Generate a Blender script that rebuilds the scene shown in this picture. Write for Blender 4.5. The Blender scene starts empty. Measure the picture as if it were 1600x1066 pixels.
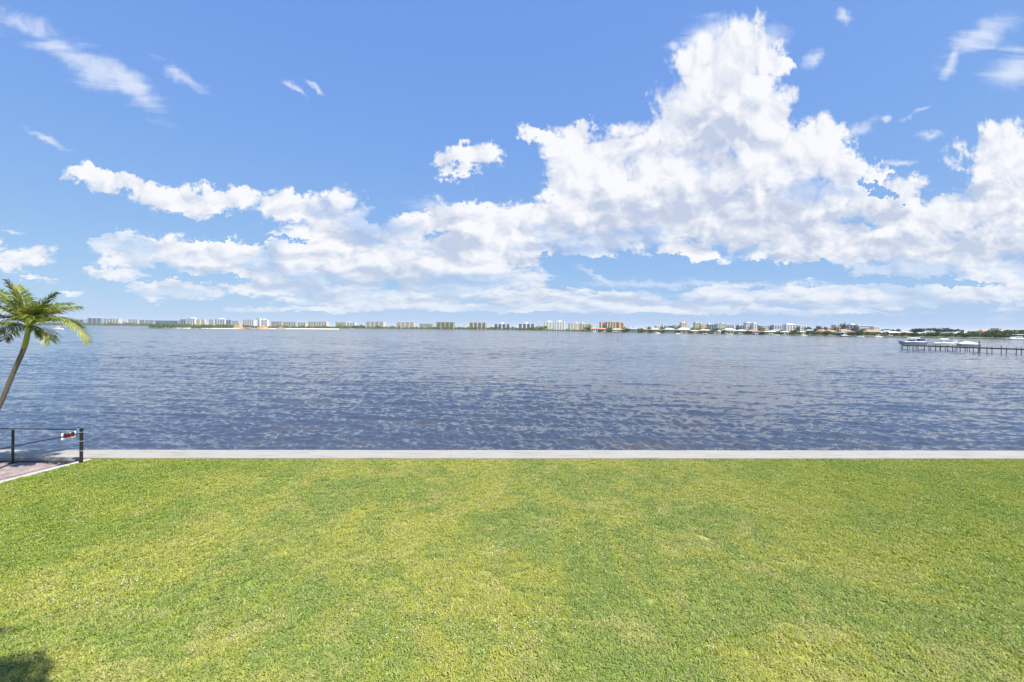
import bpy, math, random
import numpy as np
from mathutils import Vector, Matrix

random.seed(7)
rng = np.random.default_rng(7)
S = bpy.context.scene
COL = S.collection
R = math.radians

# ------------------------------------------------------------------ camera
F = 711.0                    # focal length in photo pixels (16 mm on 36 mm, 1600 px)
CAMH = 4.5                   # eye above the lawn
ROLL = math.atan(0.00812)
WATER_Z = -1.3
LAND_Z = -0.2
cd = bpy.data.cameras.new('camera')
cd.sensor_width = 36.0
cd.lens = 16.0
cd.shift_y = -20.5 / 1600
cd.clip_start = 0.1
cd.clip_end = 60000
cam = bpy.data.objects.new('camera', cd)
COL.objects.link(cam)
cr, sr = math.cos(ROLL), math.sin(ROLL)
# local x -> (cr,0,sr) : horizon sinks towards the right of the picture
cam.matrix_world = Matrix(((cr, -sr, 0, 0), (0, 0, -1, 0), (sr, cr, 0, CAMH), (0, 0, 0, 1)))
S.camera = cam


def hor(x):
    return 512.5 + (x - 800) * 0.00812


def ray(x, y):
    cx, cy = (x - 800) / F, -(y - 512.5) / F
    return Vector((cx * cr - cy * sr, 1.0, cx * sr + cy * cr))


def ground(x, y, z=0.0):
    d = ray(x, y)
    t = (z - CAMH) / d.z
    return Vector((d.x * t, t, z))


def at(x, y, Y):
    d = ray(x, y)
    return Vector((d.x * Y, Y, CAMH + d.z * Y))


# ------------------------------------------------------------------ sun, view
SUN_EL, SUN_AZ = R(56), math.atan2(0.78, -0.62)      # azimuth from +Y towards +X
sun_dir = Vector((math.sin(SUN_AZ) * math.cos(SUN_EL), math.cos(SUN_AZ) * math.cos(SUN_EL), math.sin(SUN_EL)))
sl = bpy.data.lights.new('sun', 'SUN')
sl.energy = 4.6
sl.angle = R(0.55)
sl.color = (1.0, 0.955, 0.89)
so = bpy.data.objects.new('sun', sl)
COL.objects.link(so)
so.rotation_euler = sun_dir.to_track_quat('Z', 'Y').to_euler()
S.view_settings.view_transform = 'Standard'
S.view_settings.look = 'None'
S.view_settings.exposure = 0.95
S.view_settings.gamma = 1.0
S.cycles.use_denoising = True
S.cycles.max_bounces = 6
S.cycles.transparent_max_bounces = 8
S.cycles.volume_bounces = 0
S.cycles.sample_clamp_indirect = 6

# ------------------------------------------------------------------ node helpers


class NT:
    def __init__(s, tree):
        s.t = tree

    def n(s, kind, **kw):
        nd = s.t.nodes.new(kind)
        for k, v in kw.items():
            if k == 'ins':
                for kk, vv in v.items():
                    sock = nd.inputs[kk]
                    if isinstance(vv, bpy.types.NodeSocket):
                        s.t.links.new(vv, sock)
                    else:
                        sock.default_value = vv
            else:
                setattr(nd, k, v)
        return nd

    def math(s, op, a, b=0.0, c=0.0, clamp=False):
        return s.n('ShaderNodeMath', operation=op, use_clamp=clamp, ins={0: a, 1: b, 2: c}).outputs[0]

    def vmath(s, op, a, b=(0, 0, 0), out=0):
        return s.n('ShaderNodeVectorMath', operation=op, ins={0: a, 1: b}).outputs[out]

    def scale(s, a, k):
        nd = s.n('ShaderNodeVectorMath', operation='SCALE', ins={0: a})
        if isinstance(k, bpy.types.NodeSocket):
            s.t.links.new(k, nd.inputs['Scale'])
        else:
            nd.inputs['Scale'].default_value = k
        return nd.outputs[0]

    def noise(s, vec, scale, detail=2.0, rough=0.5, lac=2.0, dist=0.0, col=False, dim='3D'):
        nd = s.n('ShaderNodeTexNoise', noise_dimensions=dim, ins={'Vector': vec, 'Scale': scale, 'Detail': detail, 'Roughness': rough, 'Lacunarity': lac, 'Distortion': dist})
        return nd.outputs['Color' if col else 'Fac']

    def ramp(s, fac, a, b, lo=0.0, hi=1.0, interp='SMOOTHSTEP', clamp=True):
        nd = s.n('ShaderNodeMapRange', interpolation_type=interp, ins={'Value': fac, 'From Min': a, 'From Max': b, 'To Min': lo, 'To Max': hi})
        return nd.outputs[0]

    def mix(s, fac, a, b, blend='MIX'):
        nd = s.n('ShaderNodeMix', data_type='RGBA', blend_type=blend)
        for idx, v in ((0, fac), (6, a), (7, b)):
            if isinstance(v, bpy.types.NodeSocket):
                s.t.links.new(v, nd.inputs[idx])
            else:
                if idx and len(v) == 3:
                    v = (*v, 1)
                nd.inputs[idx].default_value = v
        return nd.outputs[2]

    def xyz(s, v):
        nd = s.n('ShaderNodeSeparateXYZ', ins={0: v})
        return nd.outputs[0], nd.outputs[1], nd.outputs[2]

    def comb(s, x, y, z=0.0):
        return s.n('ShaderNodeCombineXYZ', ins={0: x, 1: y, 2: z}).outputs[0]


# ------------------------------------------------------------------ world: sky with clouds
W = bpy.data.worlds.new('World')
S.world = W
W.use_nodes = True
wt = W.node_tree
wt.nodes.clear()
n = NT(wt)
sky = n.n('ShaderNodeTexSky', sky_type='NISHITA', sun_disc=False, sun_elevation=SUN_EL, sun_rotation=SUN_AZ,
          altitude=0, air_density=1.0, dust_density=0.35, ozone_density=2.6).outputs[0]
dirv = n.n('ShaderNodeTexCoord').outputs['Generated']
dx, dy, dz = n.xyz(dirv)
ay = n.math('MAXIMUM', n.math('ABSOLUTE', dy), 0.03)
u = n.math('DIVIDE', dx, ay)
v = n.math('DIVIDE', dz, ay)
uv = n.comb(u, v)


def sky_uv(px, py):
    d = ray(px, py)
    return (d.x, d.z)


# cloud-deck style coordinates: finer and flatter towards the horizon
P = n.comb(n.math('MULTIPLY', u, 1.9), n.math('MULTIPLY', n.math('LOGARITHM', n.math('ADD', n.math('MAXIMUM', v, -0.05), 0.12), 2.718), 0.95))


def puff_group():
    g = bpy.data.node_groups.new('puff', 'ShaderNodeTree')
    g.interface.new_socket('Vector', in_out='INPUT', socket_type='NodeSocketVector')
    g.interface.new_socket('Value', in_out='OUTPUT', socket_type='NodeSocketFloat')
    m = NT(g)
    gi = g.nodes.new('NodeGroupInput')
    go = g.nodes.new('NodeGroupOutput')
    vec = gi.outputs[0]
    w = m.vmath('SUBTRACT', m.noise(vec, 5.0, 2, 0.55, col=True, dim='2D'), (0.5, 0.5, 0.5))
    vw = m.vmath('ADD', vec, m.scale(w, 0.16))
    vo = m.n('ShaderNodeTexVoronoi', feature='F1', voronoi_dimensions='2D', ins={'Vector': vw, 'Scale': 6.0, 'Detail': 3.0, 'Roughness': 0.5})
    bil = m.math('SUBTRACT', 1.0, m.math('MULTIPLY', vo.outputs['Distance'], 1.15))
    fb = m.noise(vw, 3.2, 8, 0.60, dim='2D')
    val = m.math('ADD', m.math('MULTIPLY', bil, 0.42), m.math('MULTIPLY', fb, 0.9))
    g.links.new(val, go.inputs[0])
    return g


PG = puff_group()


def puff(vec):
    nd = n.n('ShaderNodeGroup', node_tree=PG, ins={0: vec})
    return nd.outputs[0]


_rot = {}


def field(vec, ells, k=0.12):
    """1 inside an ellipse's centre, 0 on its rim, negative outside; smooth union."""
    cur = None
    for (px, py, rx, ry, rot) in ells:
        rot = round(rot / 10) * 10                 # photo angles run clockwise
        key = (id(vec), rot)
        if key not in _rot:
            _rot[key] = vec if rot == 0 else n.n('ShaderNodeMapping', ins={'Vector': vec, 'Rotation': (0, 0, R(rot))}).outputs[0]
        cu, cv = sky_uv(px, py)
        c_, s_ = math.cos(R(rot)), math.sin(R(rot))
        cu, cv = cu * c_ - cv * s_, cu * s_ + cv * c_
        sx, sy = F / rx, F / ry
        q = n.n('ShaderNodeVectorMath', operation='MULTIPLY_ADD', ins={0: _rot[key], 1: (sx, sy, 0), 2: (-cu * sx, -cv * sy, 0)}).outputs[0]
        d = n.vmath('LENGTH', q, out=1)
        cur = d if cur is None else n.math('SMOOTH_MIN', cur, d, k)
    return n.math('SUBTRACT', 1.0, cur)


# (photo x, photo y, rx, ry, clockwise tilt)
CUM = [
    (1142, 95, 88, 62, -25), (1075, 190, 70, 75, 10), (1150, 175, 95, 75, -20), (1215, 95, 30, 32, 0),
    (1060, 268, 150, 78, 0), (935, 250, 92, 62, 0), (850, 214, 40, 18, 15), (905, 207, 50, 28, 0), (895, 290, 55, 45, 0),
    (1225, 245, 95, 68, 10), (1205, 178, 42, 26, 0), (1288, 222, 50, 56, 0), (1330, 292, 68, 40, 15), (1190, 330, 190, 70, 0),
    (1005, 335, 165, 55, 0), (1420, 335, 105, 50, 10), (1378, 278, 22, 20, 0), (1500, 330, 100, 45, -8), (1565, 240, 70, 60, -38),
    (1590, 330, 90, 90, 0), (1300, 385, 170, 42, 0), (1480, 395, 150, 45, 0), (1075, 398, 70, 24, 0),
    (860, 350, 95, 42, 0), (765, 345, 62, 32, 0), (930, 375, 110, 34, 0), (800, 385, 110, 40, 0),
    (185, 283, 78, 21, 10), (265, 310, 75, 26, 14), (355, 315, 62, 24, 5), (460, 325, 72, 30, 5), (520, 340, 62, 44, 0),
    (575, 372, 60, 32, 0), (650, 355, 62, 34, -15), (700, 340, 42, 24, 0), (520, 380, 150, 34, 0), (620, 410, 110, 44, 0),
    (185, 380, 44, 13, -5), (235, 395, 95, 26, 5), (330, 398, 110, 32, 0), (430, 415, 130, 36, 0), (560, 420, 130, 40, 0),
    (720, 400, 120, 46, 0), (190, 430, 62, 12, 4), (275, 452, 85, 17, 3), (420, 450, 90, 16, 0), (530, 452, 110, 26, 0),
    (680, 448, 120, 26, 0), (800, 435, 80, 20, 0), (735, 250, 58, 28, -8), (728, 262, 40, 20, 0), (28, 402, 62, 27, 5), (108, 456, 17, 5, 0), (60, 437, 30, 7, 0),
    (1585, 440, 120, 50, 0), (1400, 425, 120, 16, -4),
    (870, 470, 90, 13, 0), (960, 467, 70, 12, 0), (1140, 452, 75, 13, -8), (1260, 452, 110, 14, 0), (1400, 452, 130, 20, 0), (1545, 452, 130, 24, 0),
    (700, 480, 130, 9, 0), (1080, 475, 200, 9, 0), (1300, 475, 160, 8, 0), (520, 484, 90, 5, 0), (390, 483, 45, 4, 0),
    (1050, 486, 460, 8, 0), (1400, 470, 240, 13, 0), (600, 471, 190, 11, 0), (1180, 462, 160, 12, 0), (820, 462, 150, 14, 0),
]
HOLE = [(1010, 418, 125, 17, 4), (900, 410, 60, 10, 0), (1200, 424, 130, 13, -4), (1090, 432, 150, 14, 0), (960, 442, 90, 9, 0),
        (700, 318, 14, 6, 0), (400, 372, 90, 4, 0), (330, 345, 70, 5, 5), (590, 348, 14, 10, 0), (1000, 496, 420, 6, 0), (1330, 436, 120, 8, 0), (1470, 442, 120, 6, 0), (1380, 300, 40, 8, 30), (300, 436, 80, 5, 0)]
GREY = [(1060, 330, 150, 32, 0), (1190, 320, 130, 28, 0), (960, 365, 90, 22, 0), (1230, 370, 160, 30, 0), (850, 400, 70, 22, 0),
        (560, 375, 75, 18, 5), (500, 440, 150, 20, 0), (640, 435, 90, 28, 0), (1440, 385, 150, 26, 0), (1560, 300, 80, 20, -10), (1580, 380, 60, 36, 0),
        (1080, 355, 200, 25, 0), (330, 420, 120, 8, 3), (710, 380, 50, 30, 0), (1000, 472, 600, 8, 0), (420, 425, 22, 16, 0), (1330, 340, 80, 22, 0),
        (1120, 210, 70, 40, 60)]
WISP = [(25, 38, 75, 24, 22), (120, 92, 100, 25, 31), (205, 135, 70, 20, 36), (290, 122, 62, 13, 28), (462, 140, 20, 5, 35), (490, 136, 18, 4, 40), (75, 219, 38, 7, 22),
        (1535, 55, 72, 24, -34), (1585, 110, 48, 34, -30), (1490, 95, 40, 12, -60), (1318, 28, 14, 14, 0), (1455, 214, 26, 8, 0), (1402, 256, 26, 6, -8), (1435, 175, 26, 4, -30),
        (1270, 95, 26, 14, -40), (1052, 75, 12, 8, 0), (1335, 203, 36, 12, -25), (18, 361, 22, 4, 0), (1385, 186, 8, 5, 0), (1105, 55, 50, 24, -20), (1195, 70, 40, 30, -30),
        (1150, 445, 220, 7, -3), (930, 430, 40, 6, 20), (680, 322, 55, 12, 10)]

w1 = n.vmath('SUBTRACT', n.noise(P, 5.5, 4, 0.6, col=True, dim='2D'), (0.5, 0.5, 0.5))
w2 = n.vmath('SUBTRACT', n.noise(P, 26, 3, 0.65, col=True, dim='2D'), (0.5, 0.5, 0.5))
damp = n.ramp(v, 0.0, 0.30, 0.22, 1.0, 'LINEAR')        # cloud lumps look smaller near the horizon
warp = n.vmath('ADD', n.scale(w1, 0.095), n.scale(w2, 0.050))
wx, wy, wz = n.xyz(warp)
uvw = n.vmath('ADD', uv, n.comb(n.math('MULTIPLY', wx, n.math('ADD', damp, 0.15)), n.math('MULTIPLY', wy, damp)))
h0 = puff(P)
cf = n.math('SUBTRACT', field(uvw, CUM), n.math('MULTIPLY', n.ramp(field(uvw, HOLE), -0.4, 0.5), 1.3))
dens = n.math('ADD', cf, n.math('MULTIPLY', n.math('SUBTRACT', h0, 0.52), 1.0))
a_c = n.ramp(dens, -0.10, 0.30)
# thin streaks
wisp_dir = n.n('ShaderNodeMapping', ins={'Vector': uv, 'Rotation': (0, 0, R(32)), 'Scale': (2.6, 12, 1)}).outputs[0]
wn = n.noise(wisp_dir, 1.6, 7, 0.62, dist=0.6, dim='2D')
uvs = n.vmath('ADD', uv, n.scale(warp, 0.35))
wf = n.math('ADD', field(uvs, WISP), n.math('MULTIPLY', n.math('SUBTRACT', wn, 0.46), 2.4))
a_w = n.math('MULTIPLY', n.ramp(wf, -0.15, 1.25), 0.62)
# relief: height field sampled again a little way towards the light
off = n.vmath('ADD', P, (0.030, 0.055, 0.0))
h1 = puff(off)
rel = n.math('SUBTRACT', h0, h1)
grey = n.ramp(n.math('ADD', field(uvw, GREY), n.math('MULTIPLY', n.math('SUBTRACT', h0, 0.56), -0.5)), -0.35, 0.75)
thick = n.ramp(dens, 0.1, 1.0)
L = n.math('ADD', n.math('ADD', 0.84, n.math('MULTIPLY', rel, 1.9)), n.math('MULTIPLY', grey, -0.62))
L = n.math('SUBTRACT', L, n.math('MULTIPLY', thick, 0.10), clamp=True)
ccol = n.mix(L, (0.295, 0.330, 0.410), (0.51, 0.51, 0.52))
kr, kg, kb = n.xyz(sky)
skyc = n.comb(n.math('MULTIPLY', n.math('POWER', kr, 0.50), 0.090), n.math('MULTIPLY', n.math('POWER', kg, 0.40), 0.1465), n.math('MULTIPLY', n.math('POWER', kb, 0.08), 0.385))
lowf = n.ramp(v, 0.0, 0.16, 0.62, 0.96, 'LINEAR')
veil = n.ramp(n.math('ADD', n.noise(n.n('ShaderNodeMapping', ins={'Vector': P, 'Scale': (1.0, 1.5, 1)}).outputs[0], 2.2, 5, 0.6, dim='2D'), n.math('MULTIPLY', v, 0.55)), 0.42, 0.60, 0.45, 1.0)
acl = n.math('MULTIPLY', n.math('MULTIPLY', a_c, veil), lowf)
behind = n.ramp(dz, 0.0, 0.02)
c1 = n.mix(n.math('MULTIPLY', a_w, behind), skyc, (0.50, 0.51, 0.54))
c2 = n.mix(n.math('MULTIPLY', acl, behind), c1, ccol)
bg = n.n('ShaderNodeBackground', ins={'Color': c2, 'Strength': 1.0})
wo = n.n('ShaderNodeOutputWorld')
wt.links.new(bg.outputs[0], wo.inputs[0])
W.cycles.sampling_method = 'MANUAL'
W.cycles.sample_map_resolution = 512

# ------------------------------------------------------------------ object helpers


def tag(o, label=None, cat=None, group=None, kind=None):
    if label:
        o['label'] = label
    if cat:
        o['category'] = cat
    if group:
        o['group'] = group
    if kind:
        o['kind'] = kind
    return o


def thing(name, label, cat, loc=(0, 0, 0), rz=0.0, group=None):
    o = bpy.data.objects.new(name, None)
    o.empty_display_size = 0.2
    COL.objects.link(o)
    o.location = loc
    o.rotation_euler = (0, 0, rz)
    return tag(o, label, cat, group)


class MB:
    def __init__(s):
        s.v, s.f = [], []

    def add(s, vs, fs):
        k = len(s.v)
        s.v += [tuple(p) for p in vs]
        s.f += [tuple(i + k for i in f) for f in fs]
        return s

    def box(s, x0, x1, y0, y1, z0, z1):
        return s.add([(x0, y0, z0), (x1, y0, z0), (x1, y1, z0), (x0, y1, z0), (x0, y0, z1), (x1, y0, z1), (x1, y1, z1), (x0, y1, z1)],
                     [(0, 3, 2, 1), (4, 5, 6, 7), (0, 1, 5, 4), (1, 2, 6, 5), (2, 3, 7, 6), (3, 0, 4, 7)])

    def prism(s, poly, z0, z1):
        m = len(poly)
        s.add([(x, y, z0) for x, y in poly] + [(x, y, z1) for x, y in poly],
              [tuple(range(m - 1, -1, -1)), tuple(range(m, 2 * m))] + [(i, (i + 1) % m, m + (i + 1) % m, m + i) for i in range(m)])
        return s

    def tube(s, pts, rads, seg=10, cap=True):
        pts = [Vector(p) for p in pts]
        if not hasattr(rads, '__len__'):
            rads = [rads] * len(pts)
        k = len(s.v)
        for i, p in enumerate(pts):
            t = (pts[min(i + 1, len(pts) - 1)] - pts[max(i - 1, 0)]).normalized()
            ref = Vector((0, 0, 1)) if abs(t.z) < 0.9 else Vector((1, 0, 0))
            a = t.cross(ref).normalized()
            b = t.cross(a)
            for j in range(seg):
                th = 2 * math.pi * j / seg
                s.v.append(tuple(p + (a * math.cos(th) + b * math.sin(th)) * rads[i]))
        for i in range(len(pts) - 1):
            for j in range(seg):
                a0 = k + i * seg + j
                a1 = k + i * seg + (j + 1) % seg
                s.f.append((a0, a0 + seg, a1 + seg, a1))
        if cap:
            s.f.append(tuple(k + j for j in range(seg)))
            s.f.append(tuple(k + (len(pts) - 1) * seg + j for j in range(seg - 1, -1, -1)))
        return s

    def hip(s, x0, x1, y0, y1, z0, z1, over=0.5, inset=None):
        x0 -= over; x1 += over; y0 -= over; y1 += over
        ins = min(x1 - x0, y1 - y0) / 2 if inset is None else inset
        if x1 - x0 >= y1 - y0:
            ym = (y0 + y1) / 2
            a, b = (x0 + ins, ym, z1), (x1 - ins - 0.01, ym, z1)
            return s.add([(x0, y0, z0), (x1, y0, z0), (x1, y1, z0), (x0, y1, z0), a, b],
                         [(0, 1, 5, 4), (1, 2, 5), (2, 3, 4, 5), (3, 0, 4), (0, 3, 2, 1)])
        xm = (x0 + x1) / 2
        a, b = (xm, y0 + ins, z1), (xm, y1 - ins, z1)
        return s.add([(x0, y0, z0), (x1, y0, z0), (x1, y1, z0), (x0, y1, z0), a, b],
                     [(0, 1, 4), (1, 2, 5, 4), (2, 3, 5), (3, 0, 4, 5), (0, 3, 2, 1)])

    def build(s, name, m, parent=None, smooth=False, bevel=0.0):
        me = bpy.data.meshes.new(name)
        me.from_pydata(s.v, [], s.f)
        me.materials.append(m)
        if smooth:
            me.polygons.foreach_set('use_smooth', [True] * len(me.polygons))
        o = bpy.data.objects.new(name, me)
        COL.objects.link(o)
        if parent:
            o.parent = parent
        if bevel:
            bv = o.modifiers.new('bevel', 'BEVEL')
            bv.width = bevel
            bv.segments = 2
        return o


def np_mesh(name, verts, faces, m, smooth=True, parent=None):
    """faces: (k, 3|4) int array"""
    me = bpy.data.meshes.new(name)
    k = faces.shape[1]
    me.vertices.add(len(verts))
    me.vertices.foreach_set('co', np.asarray(verts, np.float32).ravel())
    me.loops.add(faces.size)
    me.loops.foreach_set('vertex_index', faces.astype(np.int32).ravel())
    me.polygons.add(len(faces))
    me.polygons.foreach_set('loop_start', np.arange(0, faces.size, k, dtype=np.int32))
    me.update(calc_edges=True)
    me.polygons.foreach_set('use_smooth', [smooth] * len(faces))
    me.materials.append(m)
    o = bpy.data.objects.new(name, me)
    COL.objects.link(o)
    if parent:
        o.parent = parent
    return o


_mats = {}


def mat(name):
    m = bpy.data.materials.new(name)
    m.use_nodes = True
    m.node_tree.nodes.clear()
    t = NT(m.node_tree)
    out = t.n('ShaderNodeOutputMaterial')
    return m, t, out


def simple(name, col, rough=0.6, var=0.15, scale=1.5, metallic=0.0, spec=0.5, bump=0.0, objvar=0.0):
    """painted / cast surface with soft uneven weathering"""
    if name in _mats:
        return _mats[name]
    m, t, out = mat(name)
    pos = t.n('ShaderNodeNewGeometry').outputs['Position']
    nz = t.noise(pos, scale, 5, 0.6)
    lo = tuple(c * (1 - var) for c in col)
    hi = tuple(min(1, c * (1 + var)) for c in col)
    c = t.mix(nz, lo, hi)
    b = t.n('ShaderNodeBsdfPrincipled', ins={'Base Color': c, 'Roughness': rough, 'Metallic': metallic, 'Specular IOR Level': spec})
    if bump:
        bp = t.n('ShaderNodeBump', ins={'Height': t.noise(pos, scale * 12, 4, 0.6), 'Strength': 0.5, 'Distance': bump})
        t.t.links.new(bp.outputs[0], b.inputs['Normal'])
    t.t.links.new(b.outputs[0], out.inputs[0])
    _mats[name] = m
    return m


# ------------------------------------------------------------------ property frame: the seawall runs slightly askew
WA = math.atan(0.0268)
E1 = Vector((math.cos(WA), math.sin(WA), 0))
E2 = Vector((-math.sin(WA), math.cos(WA), 0))
WALL_D = 15.55            # near edge of the cap, measured along E2
CAP_W = 1.0


def prop(a, b, z=0.0):
    p = E1 * a + E2 * b
    return (p.x, p.y, z)


# ------------------------------------------------------------------ water
m_water, t, out = mat('water')
pos = t.n('ShaderNodeNewGeometry').outputs['Position']
px_, py_, pz_ = t.xyz(pos)
rot = t.n('ShaderNodeMapping', ins={'Vector': pos, 'Rotation': (0, 0, R(-10)), 'Scale': (0.55, 1.0, 1)}).outputs[0]
n1 = t.noise(rot, 2.6, 4, 0.55, dim='2D')
n2 = t.noise(rot, 0.9, 3, 0.5, dim='2D')
rip = t.n('ShaderNodeBump', ins={'Height': n1, 'Strength': 1.0, 'Distance': 0.022})
n3 = t.noise(t.n('ShaderNodeMapping', ins={'Vector': pos, 'Rotation': (0, 0, R(-7)), 'Scale': (0.09, 0.30, 1)}).outputs[0], 1.0, 3, 0.6, dim='2D')
rip3 = t.n('ShaderNodeBump', ins={'Height': n3, 'Strength': 1.0, 'Distance': 0.45, 'Normal': rip.outputs[0]})
rip2 = t.n('ShaderNodeBump', ins={'Height': n2, 'Strength': 1.0, 'Distance': 0.04, 'Normal': rip3.outputs[0]})
patch = t.noise(t.n('ShaderNodeMapping', ins={'Vector': pos, 'Scale': (0.02, 0.05, 1)}).outputs[0], 1.0, 3, 0.5, dim='2D')
silt = t.mix(patch, (0.036, 0.046, 0.062), (0.048, 0.052, 0.056))
brown = t.noise(t.n('ShaderNodeMapping', ins={'Vector': pos, 'Rotation': (0, 0, R(-6)), 'Scale': (0.16, 0.55, 1)}).outputs[0], 1.0, 4, 0.6, dim='2D')
silt = t.mix(t.math('MULTIPLY', t.ramp(brown, 0.54, 0.74), 0.45), silt, (0.085, 0.070, 0.045))
wb = t.n('ShaderNodeBsdfPrincipled', ins={'Base Color': silt, 'Roughness': t.ramp(py_, 120, 700, 0.04, 0.20, 'LINEAR'), 'IOR': 2.2, 'Normal': rip2.outputs[0]})
t.t.links.new(wb.outputs[0], out.inputs[0])

NC = 1100
rows = [15.9]
while rows[-1] < 520:
    rows.append(rows[-1] * 1.0042 + 0.0)
while rows[-1] < 16000:
    rows.append(rows[-1] * 1.05)
rows = np.array(rows)
th = np.linspace(-R(60), R(60), NC)
tan = np.tan(th)
XX = rows[:, None] * tan[None, :]
YY = np.repeat(rows[:, None], NC, 1)
ZZ = np.zeros_like(XX)
dY = np.gradient(rows)[:, None]
nw = 165
for i in range(nw):
    lam = 0.30 * (5.0 / 0.30) ** (rng.random() ** 1.25)
    if i >= 130:                                     # longer wind waves that carry the pattern out to the far shore
        lam = 3.0 * (13.0 / 3.0) ** rng.random()
    ang = R(84) + rng.normal(0, R(42) if lam < 2 else R(20))              # travel direction, mostly towards or away from the wall
    kx, ky = math.cos(ang) * 2 * math.pi / lam, math.sin(ang) * 2 * math.pi / lam
    amp = (0.0047 if i < 130 else 0.0028) * lam ** 0.75 * (0.6 + 0.8 * rng.random()) * (1.75 if lam < 1.1 else (1.0 if lam < 2 else 0.65))
    ph = rng.random() * 6.28
    keep = np.clip((lam / (2.2 * dY) - 1) * 1.5, 0, 1)
    arg = kx * XX + ky * YY + ph
    w_ = np.sin(arg)
    ZZ += keep * amp * 0.85 * (w_ + 0.38 * np.sin(2 * arg) + 0.12 * np.sin(3 * arg))    # steep fronts towards the wall, gentle backs
gust = 0.75 + 0.45 * np.sin(XX * 0.05 + 1.3) * np.sin(YY * 0.07 + XX * 0.02)
ZZ = ZZ * np.clip(gust, 0.4, 1.3) + WATER_Z
idx = np.arange(len(rows) * NC).reshape(len(rows), NC)
fc = np.stack([idx[:-1, :-1], idx[:-1, 1:], idx[1:, 1:], idx[1:, :-1]], -1).reshape(-1, 4)
water = np_mesh('water', np.stack([XX, YY, ZZ], -1).reshape(-1, 3), fc, m_water)
tag(water, kind='structure')

# ------------------------------------------------------------------ lawn ground and grass
def grass_colour(t, pos, dark=1.0, rnd=None):
    big = t.noise(pos, 0.35, 3, 0.55, dim='2D')
    mid = t.noise(pos, 1.1, 4, 0.6, dist=0.6, dim='2D')
    fine = t.noise(pos, 6.0, 3, 0.6, dim='2D')
    streak = t.noise(t.n('ShaderNodeMapping', ins={'Vector': pos, 'Rotation': (0, 0, R(-24)), 'Scale': (1.6, 0.22, 1)}).outputs[0], 1.3, 3, 0.5, dim='2D')
    base = t.mix(t.ramp(big, 0.42, 0.58), (0.225, 0.305, 0.038), (0.390, 0.395, 0.052))
    base = t.mix(t.math('MULTIPLY', t.ramp(mid, 0.50, 0.68), 0.62), base, (0.46, 0.42, 0.13))
    base = t.mix(t.math('MULTIPLY', t.ramp(streak, 0.50, 0.68), 0.45), base, (0.37, 0.385, 0.026))
    base = t.mix(t.math('MULTIPLY', t.ramp(mid, 0.48, 0.34), 0.55), base, (0.170, 0.275, 0.040))
    base = t.mix(t.math('MULTIPLY', t.ramp(fine, 0.5, 0.7), 0.35), base, (0.36, 0.36, 0.13))
    gx, gy, gz = t.xyz(pos)
    side = t.ramp(t.math('ABSOLUTE', t.math('ADD', gx, t.math('MULTIPLY', t.math('SUBTRACT', big, 0.5), 6.0))), 4.5, 11.0)   # lusher turf away from the worn middle
    base = t.mix(t.math('MULTIPLY', side, 0.55), base, (0.205, 0.290, 0.020))
    base = t.mix(t.math('MULTIPLY', t.math('SUBTRACT', 1.0, side), 0.16), base, (0.38, 0.42, 0.17))
    if rnd is not None:
        base = t.mix(t.ramp(rnd, 0.80, 1.0, 0, 0.75, 'LINEAR'), base, (0.50, 0.46, 0.24))
        base = t.mix(t.ramp(rnd, 0.35, 0.0, 0, 0.45, 'LINEAR'), base, (0.15, 0.23, 0.04))
    if dark != 1.0:
        base = t.mix(1.0, base, (dark, dark, dark), 'MULTIPLY')
    return base


m_soil, t, out = mat('lawn_ground')
pos = t.n('ShaderNodeNewGeometry').outputs['Position']
cc = grass_colour(t, pos, 0.8)
b = t.n('ShaderNodeBsdfPrincipled', ins={'Base Color': cc, 'Roughness': 0.95, 'Specular IOR Level': 0.1})
t.t.links.new(b.outputs[0], out.inputs[0])

m_blade, t, out = mat('grass_blade')
gpos = t.n('ShaderNodeNewGeometry')
ri = t.n('ShaderNodeObjectInfo').outputs['Random']
rp = gpos.outputs['Random Per Island']
rr = t.math('FRACT', t.math('ADD', t.math('MULTIPLY', ri, 7.31), rp))
cc = grass_colour(t, gpos.outputs['Position'], 1.0, rr)
b = t.n('ShaderNodeBsdfPrincipled', ins={'Base Color': cc, 'Roughness': 0.45, 'Specular IOR Level': 0.35})
tr = t.n('ShaderNodeBsdfTranslucent', ins={'Color': cc})
ms = t.n('ShaderNodeMixShader', ins={0: 0.28, 1: b.outputs[0], 2: tr.outputs[0]})
t.t.links.new(ms.outputs[0], out.inputs[0])

# walkway kerb: from the corner post towards the house (picked off the photo)
KP = ground(127, 724)
KQ = ground(0, 757)
kd = (KQ - KP).normalized()
K_END = KP + kd * 12.0
EDGE_L = -34.0
lawn_poly = [KP - Vector((0.0, 0, 0)), Vector(prop(40, WALL_D)), Vector(prop(40, -25)), Vector((K_END.x, -25, 0)), K_END]
lawn_poly[0] = Vector(prop(KP.dot(E1) + 0.02, WALL_D))
mb = MB()
mb.add([(p.x, p.y, 0) for p in lawn_poly], [tuple(range(len(lawn_poly)))][0:1])
lawn = mb.build('lawn_ground', m_soil)
tag(lawn, kind='structure')

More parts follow.
